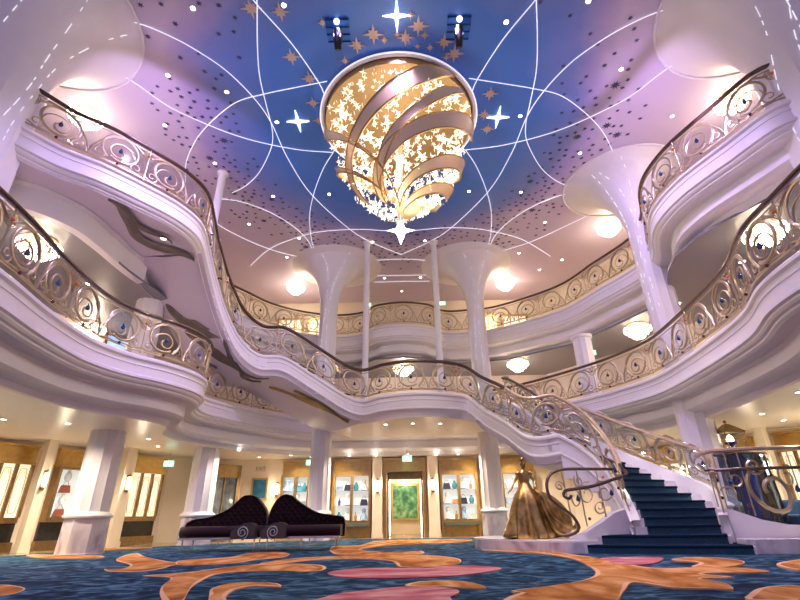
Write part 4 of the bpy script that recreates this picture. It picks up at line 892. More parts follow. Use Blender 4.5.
def merch(f0, u0_, d0_, z0_, kd, where, k=1.35):
    u, d, z = 0., 0., 0.
    def f(a, b, c): return f0(u0_+a*k, d0_+b*k*.8, z0_+c*k)
    if kd == 'handbag':
        m, cn = random.choice([(IM['a'],'black'),(IM['c'],'teal'),(IM['d'],'russet')])
        t = thing('handbag', '%s handbag %s' % (cn, where), 'handbag', f(u,d,z))
        mb = MB(); mb.hexa([f(u-.12,d-.05,z),f(u+.12,d-.05,z),f(u+.12,d+.05,z),f(u-.12,d+.05,z)],[f(u-.09,d-.03,z+.17),f(u+.09,d-.03,z+.17),f(u+.09,d+.03,z+.17),f(u-.09,d+.03,z+.17)]); mb.build('body', m, t, smooth=0)
        MB().tube([f(u+.06*cos(a), d, z+.16+.10*sin(a)) for a in [pi*i/10 for i in range(11)]], .008, 5).build('strap', m, t)
    elif kd == 'gift_box':
        m, cn = random.choice([(IM['b'],'white'),(IM['e'],'amber'),(IM['f'],'pale blue')])
        t = thing('gift_box', '%s boxed gift %s' % (cn, where), 'box', f(u,d,z))
        mb = MB(); mb.hexa([f(-.09,-.06,0),f(.09,-.06,0),f(.09,.06,0),f(-.09,.06,0)],[f(-.09,-.06,.13),f(.09,-.06,.13),f(.09,.06,.13),f(-.09,.06,.13)]); mb.build('body', m, t, smooth=0)
        mb = MB(); mb.hexa([f(-.10,-.07,.13),f(.10,-.07,.13),f(.10,.07,.13),f(-.10,.07,.13)],[f(-.10,-.07,.16),f(.10,-.07,.16),f(.10,.07,.16),f(-.10,.07,.16)]); mb.build('lid', IM['b'], t, smooth=0)
    elif kd == 'vase':
        c = f(u,d,z); m, cn = random.choice([(IM['b'],'white'),(IM['c'],'teal')])
        tag(MB().lathe([(a*k,b*k) for a,b in [(.01,0),(.05,0),(.08,.07),(.07,.15),(.03,.21),(.04,.24),(.03,.24),(.01,.2)]], 14, c).build('vase', m), '%s vase %s' % (cn, where), 'vase')
    elif kd == 'bottle':
        c = f(u,d,z); m, cn = random.choice([(IM['e'],'amber'),(M_cobalt,'cobalt')])
        t = thing('bottle', '%s bottle %s' % (cn, where), 'bottle', c)
        MB().lathe([(a*k,b*k) for a,b in [(.01,0),(.04,0),(.045,.02),(.045,.12),(.015,.16),(.015,.19),(.01,.19)]], 12, c).build('body', m, t)
        MB().lathe([(a*k,b*k) for a,b in [(.018,.19),(.018,.22),(.01,.23)]], 10, c).build('stopper', M_gold, t)
    elif kd == 'dress_form':
        m, cn = random.choice([(IM['d'],'russet'),(IM['f'],'pale blue'),(IM['b'],'white')])
        c = f(u,d,z); t = thing('dress_form', '%s gown %s' % (cn, where), 'dress', c)
        MB().lathe([(a*k,b*k) for a,b in [(.13,.02),(.10,.12),(.045,.20),(.065,.27),(.07,.31),(.02,.34),(.01,.34)]], 16, c, lambda a, z: 1+.06*sin(a*7)*(z < .15)).build('gown', m, t)
        MB().lathe([(a*k,b*k) for a,b in [(.01,0),(.07,0),(.07,.012),(.01,.02)]], 14, c).build('stand', M_gold, t)
LA, LB = OUT3[1], OUT3[2]
fL = frame_on(LA, LB); fR0 = frame_on(OUT3[5], OUT3[6]); Lw = hypot(LB[0]-LA[0], LB[1]-LA[1])
def fR(u, d, z): x, y, z = fL(u, d, z); return (-x, y, z)
for f, q in ((fL,'left'),(fR,'right')):
    triple_window(f, 1.2, 4.17, 'gold framed window of many glowing etched panes, outermost on the %s wall' % q, 7)
    pilaster(f, 4.0, 4.25, 'of the %s wall, nearer side of the display window' % q, dep=.95, d0=.68)
    display_window(f, 4.80, 6.85, 'lit shelving display window with gold cornice on the %s wall' % q, '%s wall window' % q, 1, rows=4)
    pilaster(f, 6.40, 6.76, 'of the %s wall, farther side of the display window' % q, dep=1.2, d0=.85)
    triple_window(f, 7.45, 8.75, 'narrow gold framed window of three glowing panes at the far end of the %s wall' % q)
fB = frame_on(OUT3[3], OUT3[4])     # back wall, u = x + 6.9
X = lambda x: x+6.9
fD = frame_on(OUT3[2], OUT3[3])
fD = frame_on((-8.58,18.84),(-6.9,20.7))
t = thing('glazed_door', 'dark bronze framed glass shop door behind the left column', 'door', fD(1.75,0,0))
mb = MB(); wbox(mb, fD, .6, 1.1, -.02, .06, 0, 3.05); wbox(mb, fD, 1.1, 1.25, 0, .1, 0, 2.8); wbox(mb, fD, 2.25, 2.4, 0, .1, 0, 2.8); wbox(mb, fD, 1.1, 2.4, 0, .1, 2.3, 2.8); wbox(mb, fD, 1.7, 1.76, 0, .08, .1, 2.3); mb.build('door_frame', M_golddark, t, smooth=0)
mb = MB(); wbox(mb, fD, 1.25, 1.7, .01, .03, .8, 2.3); wbox(mb, fD, 1.76, 2.25, .01, .03, .8, 2.3); mb.build('pane', mat('dim_reflecting_glass', (.12,.15,.17), .08, coat=1., var=.6, vscale=5.), t, smooth=0)
mb = MB(); wbox(mb, fD, 1.25, 2.25, .0, .06, .1, .8); mb.build('kick_panel', M_golddark, t, smooth=0)
dk = ['dress_form','gift_box','handbag','vase','dress_form','bottle']
display_window(fB, X(-5.15), X(-3.95), 'gold framed display niche left of the tall left back column', 'niche by the left back column', 2, .62, 3, kinds=dk, bench=True)
display_window(fB, X(-3.0), X(-1.42), 'gold framed display case left of the bright doorway', 'case left of doorway', 2, .62, 3, kinds=dk, bench=True)
display_window(fB, X(1.42), X(2.98), 'gold framed display case right of the bright doorway', 'case right of doorway', 2, .62, 3, kinds=dk, bench=True)
display_window(fB, X(3.95), X(5.4), 'gold framed display niche behind the bronze statue', 'niche behind statue', 2, .62, 3, kinds=dk, bench=True)
pilaster(fB, X(-1.36), X(-.95), 'just left of the bright doorway'); pilaster(fB, X(.92), X(1.36), 'just right of the bright doorway')
pilaster(fB, X(-3.85), X(-3.1), 'behind the left back column', False); pilaster(fB, X(3.1), X(3.85), 'behind the right back column', False)
for x0, x1, q in ((-2.95,-1.5,'left'),(1.5,2.95,'right')):
    t = thing('bench', 'low gold legged bench under the display case %s of the doorway' % q, 'bench', ((x0+x1)/2,20.2,0))
    MB().box(x0,x1,20.0,20.34,.42,.52).build('seat', mat('sage_leather',(.10,.12,.10),.5), t)
    for xx in (x0+.08,x1-.12):
        for yy in (20.03,20.28): MB().box(xx,xx+.04,yy,yy+.04,0,.42).build('leg', M_gold, t)
# framed picture, exit sign plate and lone sconce
t = thing('framed_picture', 'gold framed deep blue picture on the cream wall above the left sofa', 'picture', (-6.1,20.66,1.45))
MB().box(-6.45,-6.38,20.64,20.7,1.45,2.3).box(-5.83,-5.76,20.64,20.7,1.45,2.3).box(-6.38,-5.83,20.64,20.7,2.23,2.3).box(-6.38,-5.83,20.64,20.7,1.45,1.52).build('picture_frame', M_gold, t, smooth=0)
MB().box(-6.38,-5.83,20.67,20.69,1.52,2.23).build('canvas', mat('deep_blue_print',(.01,.12,.22),.5,var=.4,vscale=4.), t, smooth=0)
sconce_at(fB, X(-5.35), 0, 1.85, 'lit brass wall sconce beside the deep blue framed picture')
def text_obj(s, size, loc, rot, m, parent, name='lettering', ext=.004):
    cu = bpy.data.curves.new(name, 'FONT'); cu.body = s; cu.size = size; cu.extrude = ext; cu.align_x = 'CENTER'; cu.align_y = 'CENTER'
    o = bpy.data.objects.new(name, cu); COL.objects.link(o)
    dg = bpy.context.evaluated_depsgraph_get(); me = bpy.data.meshes.new_from_object(o.evaluated_get(dg)); bpy.data.objects.remove(o)
    me.materials.clear(); me.materials.append(m)
    o = bpy.data.objects.new(name, me); COL.objects.link(o); o.parent = parent; o.rotation_euler = rot; o.location = V(loc)-wbase(parent); W[o.name] = V(loc); return o
t = thing('exit_sign', 'faint outlined EXIT sign plate high on the cream wall above the framed picture', 'sign', (-6.12,20.66,2.55))
MB().box(-6.36,-5.9,20.67,20.695,2.55,2.79).build('plate', mat('sign_plate',(.72,.62,.46),.4), t, smooth=0)
text_obj('EXIT', .2, (-6.13,20.66,2.67), (pi/2,0,0), M_golddark, t)
def exit_light(x, y, z, lab, a=0., w=.36, h=.2, rod=True):
    t = thing('exit_light', lab, 'sign', (x, y, z))
    MB().box(x-w/2,x+w/2,y-.02,y+.02,z,z+h).build('sign_box', M_green, t, smooth=0)
    mb = MB(); mb.box(x-w*.05,x+w*.12,y-.026,y-.02,z+h*.2,z+h*.8).box(x+w*.2,x+w*.38,y-.026,y-.02,z+h*.45,z+h*.55)
    mb.sphere((x-w*.2,y-.024,z+h*.74), h*.09, 8, 6).tube([(x-w*.2,y-.024,z+h*.62),(x-w*.24,y-.024,z+h*.4),(x-w*.32,y-.024,z+h*.2)], h*.05, 4).tube([(x-w*.24,y-.024,z+h*.4),(x-w*.14,y-.024,z+h*.2)], h*.05, 4).build('pictogram', M_signwhite, t)
    if rod: MB().tube([(x,y,z+h),(x,y,z+h+rod)], .012, 6).build('hanger', M_silver, t)
exit_light(.08,18.2,2.62,'green exit light hanging in front of the bright doorway', rod=.4)
exit_light(-3.9,20.0,2.72,'green exit light under the low ceiling above the left sofa', rod=.12)
exit_light(-8.75,17.9,2.55,'green exit light at the far end of the left wall', rod=.5)
exit_light(-1.9,23.0,11.2,'green exit light on the top gallery left of the slender poles', rod=.95)
exit_light(2.2,23.0,11.2,'green exit light on the top gallery right of the slender poles', rod=.95)
exit_light(7.9,18.5,6.75,'green exit light behind the middle right gallery', rod=.36)
exit_light(-10.3,9.2,10.1,'green exit light low on the top gallery at upper left', rod=2.)

# doorway and corridor
t = thing('doorway_frame', 'gold stepped frame around the bright doorway in the back wall', 'door frame', (0,20.7,0))
MB().box(-.92,-.78,20.5,20.85,0,2.45).box(.72,.86,20.5,20.85,0,2.45).box(-.92,.86,20.48,20.85,2.45,2.9).box(-.92,.86,20.42,20.85,2.9,2.98).build('outer_frame', M_gold, t, smooth=0)
MB().box(-.78,-.70,21.2,21.3,0,2.3).box(.66,.74,21.2,21.3,0,2.3).box(-.78,.74,21.2,21.3,2.2,2.5).build('inner_frame', M_golddark, t, smooth=0)
MB().box(-.70,-.67,21.32,21.36,.05,2.15).box(.63,.66,21.32,21.36,.05,2.15).build('light_line', M_lamp, t, smooth=0)
t = thing('mural_painting', 'gold framed green landscape mural at the end of the doorway corridor', 'painting', (0,23.5,.6))
MB().box(-.7,-.6,23.5,23.6,.55,2.15).box(.55,.65,23.5,23.6,.55,2.15).box(-.6,.55,23.5,23.6,2.05,2.15).box(-.6,.55,23.5,23.6,.55,.65).build('picture_frame', M_gold, t, smooth=0)
MB().box(-.6,.55,23.55,23.59,.65,2.05).build('canvas', M_art, t, smooth=0)
for y, q in ((21.9,'nearer'),(23.0,'farther')):
    t = thing('ceiling_light', 'oblong corridor ceiling light, the %s of two above the doorway mural' % q, 'ceiling light', (0,y,2.5))
    MB().box(-.4,.4,y-.1,y+.1,2.53,2.6).build('housing', M_gold, t, smooth=0); MB().box(-.36,.36,y-.07,y+.07,2.515,2.53).build('diffuser', M_lamp, t, smooth=0)

# blue lit panel on the middle left gallery wall
t = thing('lit_wall_panel', 'blue glowing wall panel on the middle left gallery', 'wall panel', (-10.35,16.6,5.6))
f4 = frame_on(OUT4[1], OUT4[2])
mb = MB(); wbox(mb, f4, 5.2, 6.9, 0, .04, 6.35, 7.0); mb.build('panel', M_bluescreen, t, smooth=0)
mb = MB(); wbox(mb, f4, 5.1, 5.2, 0, .08, 6.28, 7.06); wbox(mb, f4, 6.9, 7.0, 0, .08, 6.28, 7.06); wbox(mb, f4, 5.2, 6.9, 0, .08, 6.28, 6.35); wbox(mb, f4, 5.2, 6.9, 0, .08, 7.0, 7.06); mb.build('panel_frame', M_golddark, t, smooth=0)
# bright gallery windows on the upper back walls
for i, (x0, x1, q) in enumerate([(-7.2,-5.7,'far left'),(-5.4,-3.9,'left'),(3.9,5.4,'right'),(5.7,7.2,'far right')]):
    t = thing('gallery_window', 'bright gold mullioned window on the top gallery back wall, %s one' % q, 'window', ((x0+x1)/2,24.6,9.2))
    mb = MB(); mb.box(x0,x0+.1,24.45,24.6,9.0,11.2).box(x1-.1,x1,24.45,24.6,9.0,11.2).box(x0,x1,24.45,24.6,11.1,11.2).box(x0,x1,24.45,24.6,9.0,9.1)
    for k in (1,2): mb.box(x0+(x1-x0)*k/3-.03,x0+(x1-x0)*k/3+.03,24.47,24.6,9.0,11.2)
    mb.build('window_frame', M_gold, t, smooth=0); MB().box(x0+.1,x1-.1,24.55,24.59,9.1,11.1).build('pane', M_panelglow, t, smooth=0)

# ------------------------------------------------------------------ sofas
def sofa(prof, x0, x1, arm0, arm1, sgn, lab):
    t = thing('velvet_sofa', lab, 'sofa', ((x0+x1)/2,13.8,0))
    P = catmull([(x, 0, z) for x, z in prof], .08); pr = [(p.x, p.z) for p in P]
    mb = MB(); n = len(pr); rows = [(13.95,.96,0),(13.90,1.,0),(13.93,1.,0),(14.12,1.,0),(14.2,.97,0)]
    cx_, cz_ = sum(p[0] for p in pr)/n, sum(p[1] for p in pr)/n
    vs = []
    for y, s_, _ in rows:
        for x, z in pr: vs.append((cx_+(x-cx_)*s_, y, cz_+(z-cz_)*s_))
    mb.add(vs, [(r_*n+i, r_*n+(i+1)%n, (r_+1)*n+(i+1)%n, (r_+1)*n+i) for r_ in range(len(rows)-1) for i in range(n)])
    tt = tessellate_polygon([[V((x, z, 0)) for x, z in pr]]); mb.f += [tuple(a) for a in tt]+[tuple(n*(len(rows)-1)+i for i in a) for a in tt]
    mb.build('backrest', M_tuft, t, smooth=50)
    mb = MB(); k = 14
    ys = [(13.38,.36),(13.32,.40),(13.30,.48),(13.33,.56),(13.42,.60),(13.95,.60),(13.95,.34),(13.40,.34)]
    vs = []
    for i in range(k+1):
        x = x0+(x1-x0)*i/k; e = min(i, k-i)/k; q = min(1, .82+e*2.2)
        for y, z in ys: vs.append((x, 13.95-(13.95-y)*q, z))
    m_ = len(ys); mb.add(vs, [(i*m_+j, i*m_+(j+1)%m_, (i+1)*m_+(j+1)%m_, (i+1)*m_+j) for i in range(k) for j in range(m_)]+[tuple(range(m_)), tuple(range(k*m_+m_-1, k*m_-1, -1))])
    mb.build('seat', M_velvet2, t, smooth=50)
    MB().box(x0+.02,x1-.02,13.36,14.15,.29,.34).build('base_rail', M_silver, t)
    # curled arm with silver scroll near the joint of the pair
    outl = catmull([(arm0,0,.30),(arm0,0,.48),((arm0*2+arm1)/3,0,.62),((arm0+arm1*2)/3,0,.68),(arm1,0,.60),(arm1,0,.30)], .06)
    a_ = MB().slabxz([(p.x, p.z) for p in outl], 13.16, 13.5).build('arm', mat('silver_grey_velvet',(.07,.055,.05),.4,.3) if 'silver_grey_velvet' not in MATS else MATS['silver_grey_velvet'], t, smooth=50)
    cx_ = (arm0+arm1)/2
    MB().tube([(x, 13.145, z) for x, z in spiral(cx_, .46, .17, .035, -pi/2 if sgn > 0 else -pi/2, 1.9, 44, sgn)], .020, 6).build('scroll', M_silver, a_)
    # inner flank that swirls up to the peak
    for xx, yy in ((x0+.12,13.45),(x0+.15,14.05),((x0+x1)/2,13.42),((x0+x1)/2+.1,14.05),(x1-.12,13.45),(x1-.15,14.05)):
        MB().lathe([(.01,0),(.016,0),(.022,.29),(.01,.29)], 8, (xx,yy,0)).build('leg', M_silver, t)
    rows_b = []
    for i in range(14):
        u = (i+.5)/14; x = min(p[0] for p in pr)+.15+(max(p[0] for p in pr)-min(p[0] for p in pr)-.3)*u
        top_ = max([p[1] for p in pr if abs(p[0]-x) < .1] or [.6])
        z = .66+(.12 if i % 2 else .26)*(1 if top_ > 1 else .35)
        if z < top_-.06: MB().sphere((x, 13.885, z), .018, 8, 5).build('tuft_button', M_velvet2, t)
    return t
sofa([(-5.98,.31),(-6.03,.62),(-5.93,.73),(-5.75,.78),(-5.38,.83),(-4.9,1.02),(-4.58,1.31),(-4.40,1.37),(-4.2,1.33),(-3.97,1.12),(-3.82,.86),(-3.82,.31)], -5.95, -3.84, -4.5, -3.9, 1, 'dark aubergine tufted velvet sofa, left one of the joined pair')
sofa([(-3.76,.31),(-3.76,.86),(-3.6,1.22),(-3.42,1.36),(-3.22,1.35),(-2.88,1.12),(-2.43,.90),(-1.95,.82),(-1.72,.78),(-1.66,.62),(-1.68,.31)], -3.74, -1.72, -3.72, -3.1, -1, 'dark aubergine tufted velvet sofa, right one of the joined pair')

# ------------------------------------------------------------------ statue platform and statue
plat = thing('marble_platform', 'low curved white marble platform under the bronze statue at the stair foot', 'platform', (2.9,12.3,0))
pp = catmull([(1.72,13.2,0),(1.95,12.55,0),(2.35,11.95,0),(2.95,11.3,0),(3.55,10.98,0),(3.95,11.18,0),(4.55,11.45,0),(4.85,11.8,0),(4.6,12.6,0),(3.6,13.1,0),(3.2,13.9,0),(2.2,14.0,0)], .15, True)
MB().prism([(p.x,p.y) for p in pp], 0, .22).build('body', M_marble, plat)
MB().prism([(p.x*.995+.01,p.y+.02) for p in pp], .22, .25).build('top_slab', mat('white_marble_top',(.82,.78,.76),.25,var=.04), plat)
SX, SY, SZ = 2.97, 12.35, .25
S = thing('bronze_statue', 'bronze statue of a woman in a billowing ball gown standing on the marble platform', 'statue', (SX,SY,SZ))
def folds(a, z):
    k = max(0, (1.15-z)/1.15); return 1+k*(.13*(1-2*abs(sin(a*5.5+z*.8)))+.06*sin(a*5+2))
MB().lathe([(.52,0),(.56,.03),(.53,.15),(.47,.4),(.39,.7),(.30,.92),(.21,1.07),(.145,1.17),(.12,1.22)], 96, (SX,SY,SZ), folds).build('gown_skirt', M_bronze, S, smooth=60)
# train billowing to the right in a rounded fan
mb = MB(); vs = []; nu, nv = 48, 20
for j in range(nv+1):
    b_ = pi*j/nv
    for i in range(nu):
        a = 2*pi*i/nu; f_ = 1+.10*sin(a*7+b_*2.5)*sin(b_)
        z_ = .50-.50*cos(b_)*(1.0); rx_ = (.50*sin(b_)**.8)*f_; lean = .20*(1-z_)
        vs.append((SX+.50+lean+rx_*cos(a)*.95-.18*z_, SY+.12+rx_*sin(a)*.62, SZ+.01+z_*(1.02)))
mb.add(vs, [(j*nu+i, j*nu+(i+1)%nu, (j+1)*nu+(i+1)%nu, (j+1)*nu+i) for j in range(nv) for i in range(nu)])
mb.build('gown_train', M_bronze, S, smooth=70)
mb = MB(); mb.tube(catmull([(SX+.12,SY-.1,SZ+1.08),(SX+.35,SY-.22,SZ+.9),(SX+.42,SY-.32,SZ+.6),(SX+.62,SY-.38,SZ+.35),(SX+.95,SY-.3,SZ+.22),(SX+1.1,SY-.1,SZ+.3)],.06), .045, 8).tube(catmull([(SX+.3,SY-.25,SZ+.75),(SX+.5,SY-.36,SZ+.2),(SX+.8,SY-.32,SZ+.05)],.06), .05, 8).build('gown_drape', M_bronze, S, smooth=70)
mb = MB(); vs = []
for i in range(19):
    u = i/18; a = 2.3+1.9*u
    for j in range(13):
        v = j/12; R_ = .2+.44*v+.07*sin(8*u+2)*v; vs.append((SX-.06*v+R_*cos(a), SY+R_*sin(a)*.8, SZ+.05+1.0*(1-v)))
mb.add(vs, [(i*13+j, i*13+j+1, (i+1)*13+j+1, (i+1)*13+j) for i in range(18) for j in range(12)])
o = mb.build('gown_train', M_bronze, S, smooth=60); md = o.modifiers.new('s', 'SOLIDIFY'); md.thickness = .03
def skin(name, verts, edges, radii, m, parent, root=0, sub=2):
    me = bpy.data.meshes.new(name); me.from_pydata([tuple(v) for v in verts], edges, []); o = bpy.data.objects.new(name, me); COL.objects.link(o)
    sk = o.modifiers.new('skin', 'SKIN'); sk.use_smooth_shade = True
    if not me.skin_vertices: 
        bpy.context.view_layer.objects.active = o
    for i, r_ in enumerate(radii):
        me.skin_vertices[0].data[i].radius = (r_, r_) if not isinstance(r_, tuple) else r_
        me.skin_vertices[0].data[i].use_root = (i == root)
    ss = o.modifiers.new('sub', 'SUBSURF'); ss.levels = sub; ss.render_levels = sub
    me.materials.append(m); o.parent = parent; return o
# body: pelvis, waist, chest, shoulders, arms, neck, head
vb = [(0,0,1.10),(0,0,1.22),(0,-.01,1.36),(0,0,1.47),(0,0,1.54),(.01,-.01,1.60),(.015,-.02,1.67),
      (-.13,0,1.44),(-.24,-.02,1.27),(-.36,-.10,1.10),(-.40,-.12,1.05),
      (.13,0,1.44),(.25,-.03,1.26),(.20,-.17,1.10),(.15,-.20,1.08)]
eb = [(0,1),(1,2),(2,3),(3,4),(4,5),(5,6),(3,7),(7,8),(8,9),(9,10),(3,11),(11,12),(12,13),(13,14)]
rb = [.13,(.10,.08),(.12,.095),(.09,.075),.038,.062,.075,.05,.038,.026,.03,.05,.038,.026,.03]
fing = []
def addfing(bi, base, dirs):
    for k, (dx, dy, dz, L_) in enumerate(dirs):
        b = V(base)+V((dx,dy,dz))*.25; p1 = V(base)+V((dx,dy,dz))*.6; p2 = V(base)+V((dx*.9,dy,dz-.02))*1.0*L_
        i0 = len(vb); vb.extend([tuple(p1), tuple(p2)]); rb.extend([.009,.007]); eb.extend([(bi,i0),(i0,i0+1)])
addfing(10, vb[10], [(-.075,-.03,-.035,1.),(-.08,-.01,-.05,1.08),(-.075,.015,-.06,1.),(-.06,.035,-.06,.85),(-.03,-.055,-.02,.8)])
addfing(14, vb[14], [(-.07,-.03,-.03,1.),(-.075,-.01,-.045,1.08),(-.07,.015,-.05,1.),(-.055,.03,-.05,.85),(-.025,-.05,-.01,.8)])
vw = [(SX+x, SY+y, SZ+z) for x, y, z in vb]
c0 = V((SX,SY,SZ)); vloc = [tuple(V(v)-c0) for v in vw]
body = skin('body', vloc, eb, rb, M_bronze, S)
MB().sphere((SX+.015,SY+.02,SZ+1.70), .085, 14, 10, 1, 1.05, 1.05).sphere((SX+.02,SY+.07,SZ+1.79), .055, 12, 8).tube([(SX-.07,SY+.0,SZ+1.73),(SX-.02,SY-.05,SZ+1.77),(SX+.05,SY-.05,SZ+1.77),(SX+.1,SY,SZ+1.73)], .018, 6).build('hair', M_bronze, S)
mb = MB(); hx, hy, hz = SX+.015, SY-.09, SZ+1.66   # face relief: nose, brow, lips
mb.tube([(hx,hy+.01,hz+.035),(hx,hy-.012,hz),(hx,hy+.004,hz-.006)], [.008,.013,.008], 6).sphere((hx,hy+.012,hz-.03), .014, 8, 5, 1.4, .6, .4).sphere((hx-.026,hy+.014,hz+.018), .010, 8, 5, 1.3, .6, .7).sphere((hx+.026,hy+.014,hz+.018), .010, 8, 5, 1.3, .6, .7).build('face', M_bronze, S)
mb = MB()
for s_ in (-1, 1): mb.sphere((SX+.14*s_,SY,SZ+1.45), .075, 12, 8, 1.1, .9, .8)
mb.build('puff_sleeve', M_bronze, S)
MB().lathe([(.20,1.10),(.14,1.17),(.12,1.2),(.125,1.28),(.145,1.36),(.14,1.40)], 24, (SX,SY,SZ), lambda a, z: 1-.25*abs(sin(a))).build('bodice', M_bronze, S)
# a separate glazed scroll screen behind the train is part of the stair balustrade

# ------------------------------------------------------------------ lantern kiosk behind the right balustrade
KX, KY = 8.75, 12.9
kt = thing('display_kiosk', 'dark glass drum kiosk with a cobalt blue centre column behind the right stair railing', 'kiosk', (KX,KY,0))
MB().lathe([(.01,0),(.75,0),(.75,.42),(.70,.46),(.01,.46)], 24, (KX,KY,0)).build('base', M_dark, kt)
MB().lathe([(.20,.46),(.22,.7),(.30,1.2),(.33,1.6),(.27,1.9),(.2,2.06),(.01,2.06)], 24, (KX,KY,0)).build('blue_column', M_cobalt, kt)
mb = MB()
for i in range(8):
    a = 2*pi*i/8; mb.tube([(KX+.68*cos(a),KY+.68*sin(a),.44),(KX+.62*cos(a),KY+.62*sin(a),2.1)], .03, 6)
mb.build('frame_rods', M_dark, kt)
MB().lathe([(.66,.46),(.60,2.08)], 24, (KX,KY,0)).build('glass_drum', M_smoke, kt)
MB().lathe([(.01,2.06),(.66,2.06),(.70,2.1),(.66,2.15),(.01,2.15)], 24, (KX,KY,0)).build('top', M_rail, kt)
ln = thing('lantern', 'bronze pitched-roof glass lantern with blue cup and bright flame on top of the kiosk', 'lantern', (KX,KY,2.15))
z0 = 2.15; w = .27
mb = MB()
for sx_ in (-1,1):
    for sy_ in (-1,1): mb.tube([(KX+sx_*w*.8,KY+sy_*w*.8,z0+.03),(KX+sx_*w,KY+sy_*w,z0+.52)], .014, 5)
for z_, ww in ((z0+.02,w*.8),(z0+.52,w)): mb.tube([(KX-ww,KY-ww,z_),(KX+ww,KY-ww,z_),(KX+ww,KY+ww,z_),(KX-ww,KY+ww,z_)], .014, 5, True)
mb.build('frame', M_golddark, ln)
mb = MB(); mb.add([(KX-w*.8,KY-w*.8,z0+.03),(KX+w*.8,KY-w*.8,z0+.03),(KX+w*.8,KY+w*.8,z0+.03),(KX-w*.8,KY+w*.8,z0+.03),(KX-w,KY-w,z0+.52),(KX+w,KY-w,z0+.52),(KX+w,KY+w,z0+.52),(KX-w,KY+w,z0+.52)], [(0,1,5,4),(1,2,6,5),(2,3,7,6),(3,0,4,7)]); mb.build('glass', M_glass, ln, smooth=0)
mb = MB(); ww = w*1.12; mb.add([(KX-ww,KY-ww,z0+.53),(KX+ww,KY-ww,z0+.53),(KX+ww,KY+ww,z0+.53),(KX-ww,KY+ww,z0+.53),(KX-.05,KY-.05,z0+.76),(KX+.05,KY-.05,z0+.76),(KX+.05,KY+.05,z0+.76),(KX-.05,KY+.05,z0+.76)], [(0,1,5,4),(1,2,6,5),(2,3,7,6),(3,0,4,7),(4,5,6,7),(3,2,1,0)]); mb.sphere((KX,KY,z0+.82), .045, 10, 8); mb.build('roof', M_golddark, ln, smooth=30)
MB().lathe([(.01,.0),(.10,0),(.04,.04),(.03,.12),(.05,.17),(.15,.20),(.17,.26),(.15,.25),(.01,.2)], 18, (KX,KY,z0+.03)).build('cup', M_cobalt, ln)
MB().lathe([(.01,0),(.08,.03),(.09,.09),(.05,.16),(.01,.2)], 14, (KX,KY,z0+.28)).build('flame_shade', M_lamp, ln)
# blue armchair at the right edge
A0 = V((9.75,12.35,0)); ac = thing('armchair', 'deep blue armchair at the right edge below the glowing window', 'armchair', A0)
def abx(n, x0, x1, y0, y1, z0, z1, m=M_blueuph):
    o = MB().box(A0.x+x0,A0.x+x1,A0.y+y0,A0.y+y1,z0,z1).build(n, m, ac); b = o.modifiers.new('b','BEVEL'); b.width = .05; b.segments = 3; return o
abx('seat',-.33,.33,-.33,.30,.28,.48); abx('backrest',-.36,.36,.24,.42,.28,1.0); abx('armrest',-.46,-.32,-.33,.36,.22,.68); abx('armrest',.32,.46,-.33,.36,.22,.68)
for sx_ in (-.34,.34):
    for sy_ in (-.26,.3): MB().lathe([(.012,0),(.02,.25)], 8, (A0.x+sx_,A0.y+sy_,0)).build('leg', M_golddark, ac)

# ------------------------------------------------------------------ lights of the place and added ones
def lamp(kind, loc, power, col, size=.1, rot=None, spot=None, blend=.6):
    d = bpy.data.lights.new('light', kind); d.energy = power; d.color = col
    if kind == 'AREA': d.size = size
    else: d.shadow_soft_size = size
    if kind == 'SPOT': d.spot_size = spot; d.spot_blend = blend
    o = bpy.data.objects.new('light', d); COL.objects.link(o); o.location = loc
    if rot is not None: o.rotation_euler = (V(rot)-V(loc)).to_track_quat('-Z', 'Y').to_euler()
    return o
WARM = (1., .80, .55); LIL = (.62, .45, 1.); CREAM = (1., .84, .66)
for x, y, z, lab in LAMPS:
    lamp('POINT', (x, y, z-.62), (80 if z > 8 else (38 if abs(x) > 8 else 60)) if z > 5 else 60, (1., .82, .62), .12)
for x, y in [(-10.6,12),(-9.2,14.4),(-8.6,11.5),(-5.9,17.4),(-4.6,19.4),(-2.3,18.9),(2.3,18.9),(4.6,19.4),(6.8,17.8),(9.2,14.8),(9.6,11.6),(-10.9,9)]:
    lamp('SPOT', (x, y, 3.03), 330, CREAM, .03, (x, y, 0), radians(150), .8)
for x in (-.65,.3,1.25): lamp('SPOT', (x, 16.4, 3.62), 110, CREAM, .06, (x, 16.4, 0), radians(140), .8)
lamp('POINT', (0, 22.4, 2.3), 45, (1., .93, .75), .08)
lamp('POINT', (CX, CY, 10.6), 45, (1., .86, .66), .5)
lamp('POINT', (CX, CY-.4, 7.3), 260, (1., .88, .72), .2)
for p in SCON: lamp('POINT', p, 13, (1., .82, .58), .05)
for x in (-1, 1): lamp('SPOT', (x*7.75, 7.9, 8.7), 480, LIL, .08, (x*5.6, 11.5, 12.2), radians(120), 1.)  # added lilac uplights to tint the ceiling, no fixture modelled
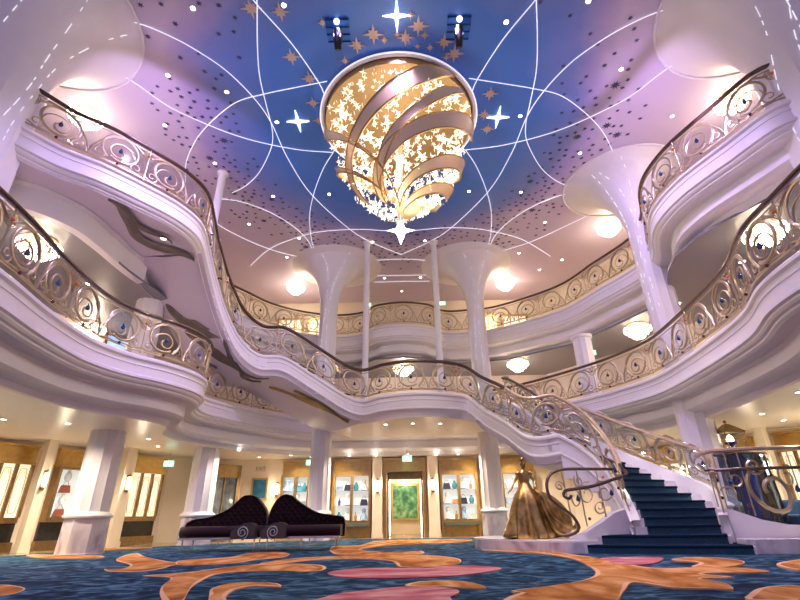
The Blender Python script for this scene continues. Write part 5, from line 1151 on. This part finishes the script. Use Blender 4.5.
# coloured theatre spots set in the ceiling
for x, y, tx, ty, tz, pw in [(-1.5,7.6,-6.5,9,4.3,2300),(1.5,7.6,6.5,9,4.3,2300),(-2.8,7.1,-6.5,11.5,7.4,1500),(2.8,7.7,7.2,12,7.4,1300),(-5,7.2,-6,8,0,700),(4.7,7.2,6,8,0,700),(0,8.2,0,15,4,900),(-2.77,14.5,-4.5,15.5,6,350),(2.7,14.5,4,14,3,450)]:
    lamp('SPOT', (x, y, 12.05), pw, LIL, .12, (tx, ty, tz), radians(75), .9)
for x, y, tx, ty in [(-2,13.5,-1,8),(2,13.5,2,9),(0,9,0,5),(4.7,9.5,5.6,11.2)]:
    lamp('SPOT', (x, y, 12.05), 1100, (1., .86, .76), .1, (tx, ty, 0), radians(60), .9)
lamp('SPOT', (1.2,10.2,12.0), 1900, (1., .86, .62), .08, (SX,SY,1), radians(13), .5)  # added warm key light to brighten the statue
for x, y, z in [(6.95,12.0,1.35),(6.7,12.75,1.85),(6.3,13.35,2.3),(5.15,11.6,1.3)]: lamp('POINT', (x, y, z), 1.3, (1., .93, .88), .03)
world = bpy.data.worlds.new('w'); SC.world = world; world.use_nodes = True
bg = world.node_tree.nodes['Background']; bg.inputs['Color'].default_value = (.68, .58, 1., 1); bg.inputs['Strength'].default_value = .42

# ------------------------------------------------------------------ camera
cd = bpy.data.cameras.new('camera'); cam = bpy.data.objects.new('camera', cd); COL.objects.link(cam); SC.camera = cam
cd.sensor_fit = 'HORIZONTAL'; cd.sensor_width = 36; cd.lens = 460/800*36; cd.clip_end = 200
P_ = math.atan(215/460); yaw = math.atan(2.2/460); roll = radians(.94)
fwd = V((-sin(yaw)*cos(P_), cos(yaw)*cos(P_), sin(P_)))
right = V((cos(yaw), sin(yaw), 0)); up = right.cross(fwd)
# roll: scene verticals lean left in the image
r2 = right*cos(roll)-up*sin(roll)*1; u2 = right*sin(roll)+up*cos(roll)
M = Matrix((r2, u2, -fwd)).transposed().to_4x4(); M.translation = V((0, 0, .8)); cam.matrix_world = M
SC.view_settings.view_transform = 'Standard'; SC.view_settings.look = 'None'; SC.view_settings.gamma = 1; SC.view_settings.exposure = .42; SC.view_settings.use_curve_mapping = False
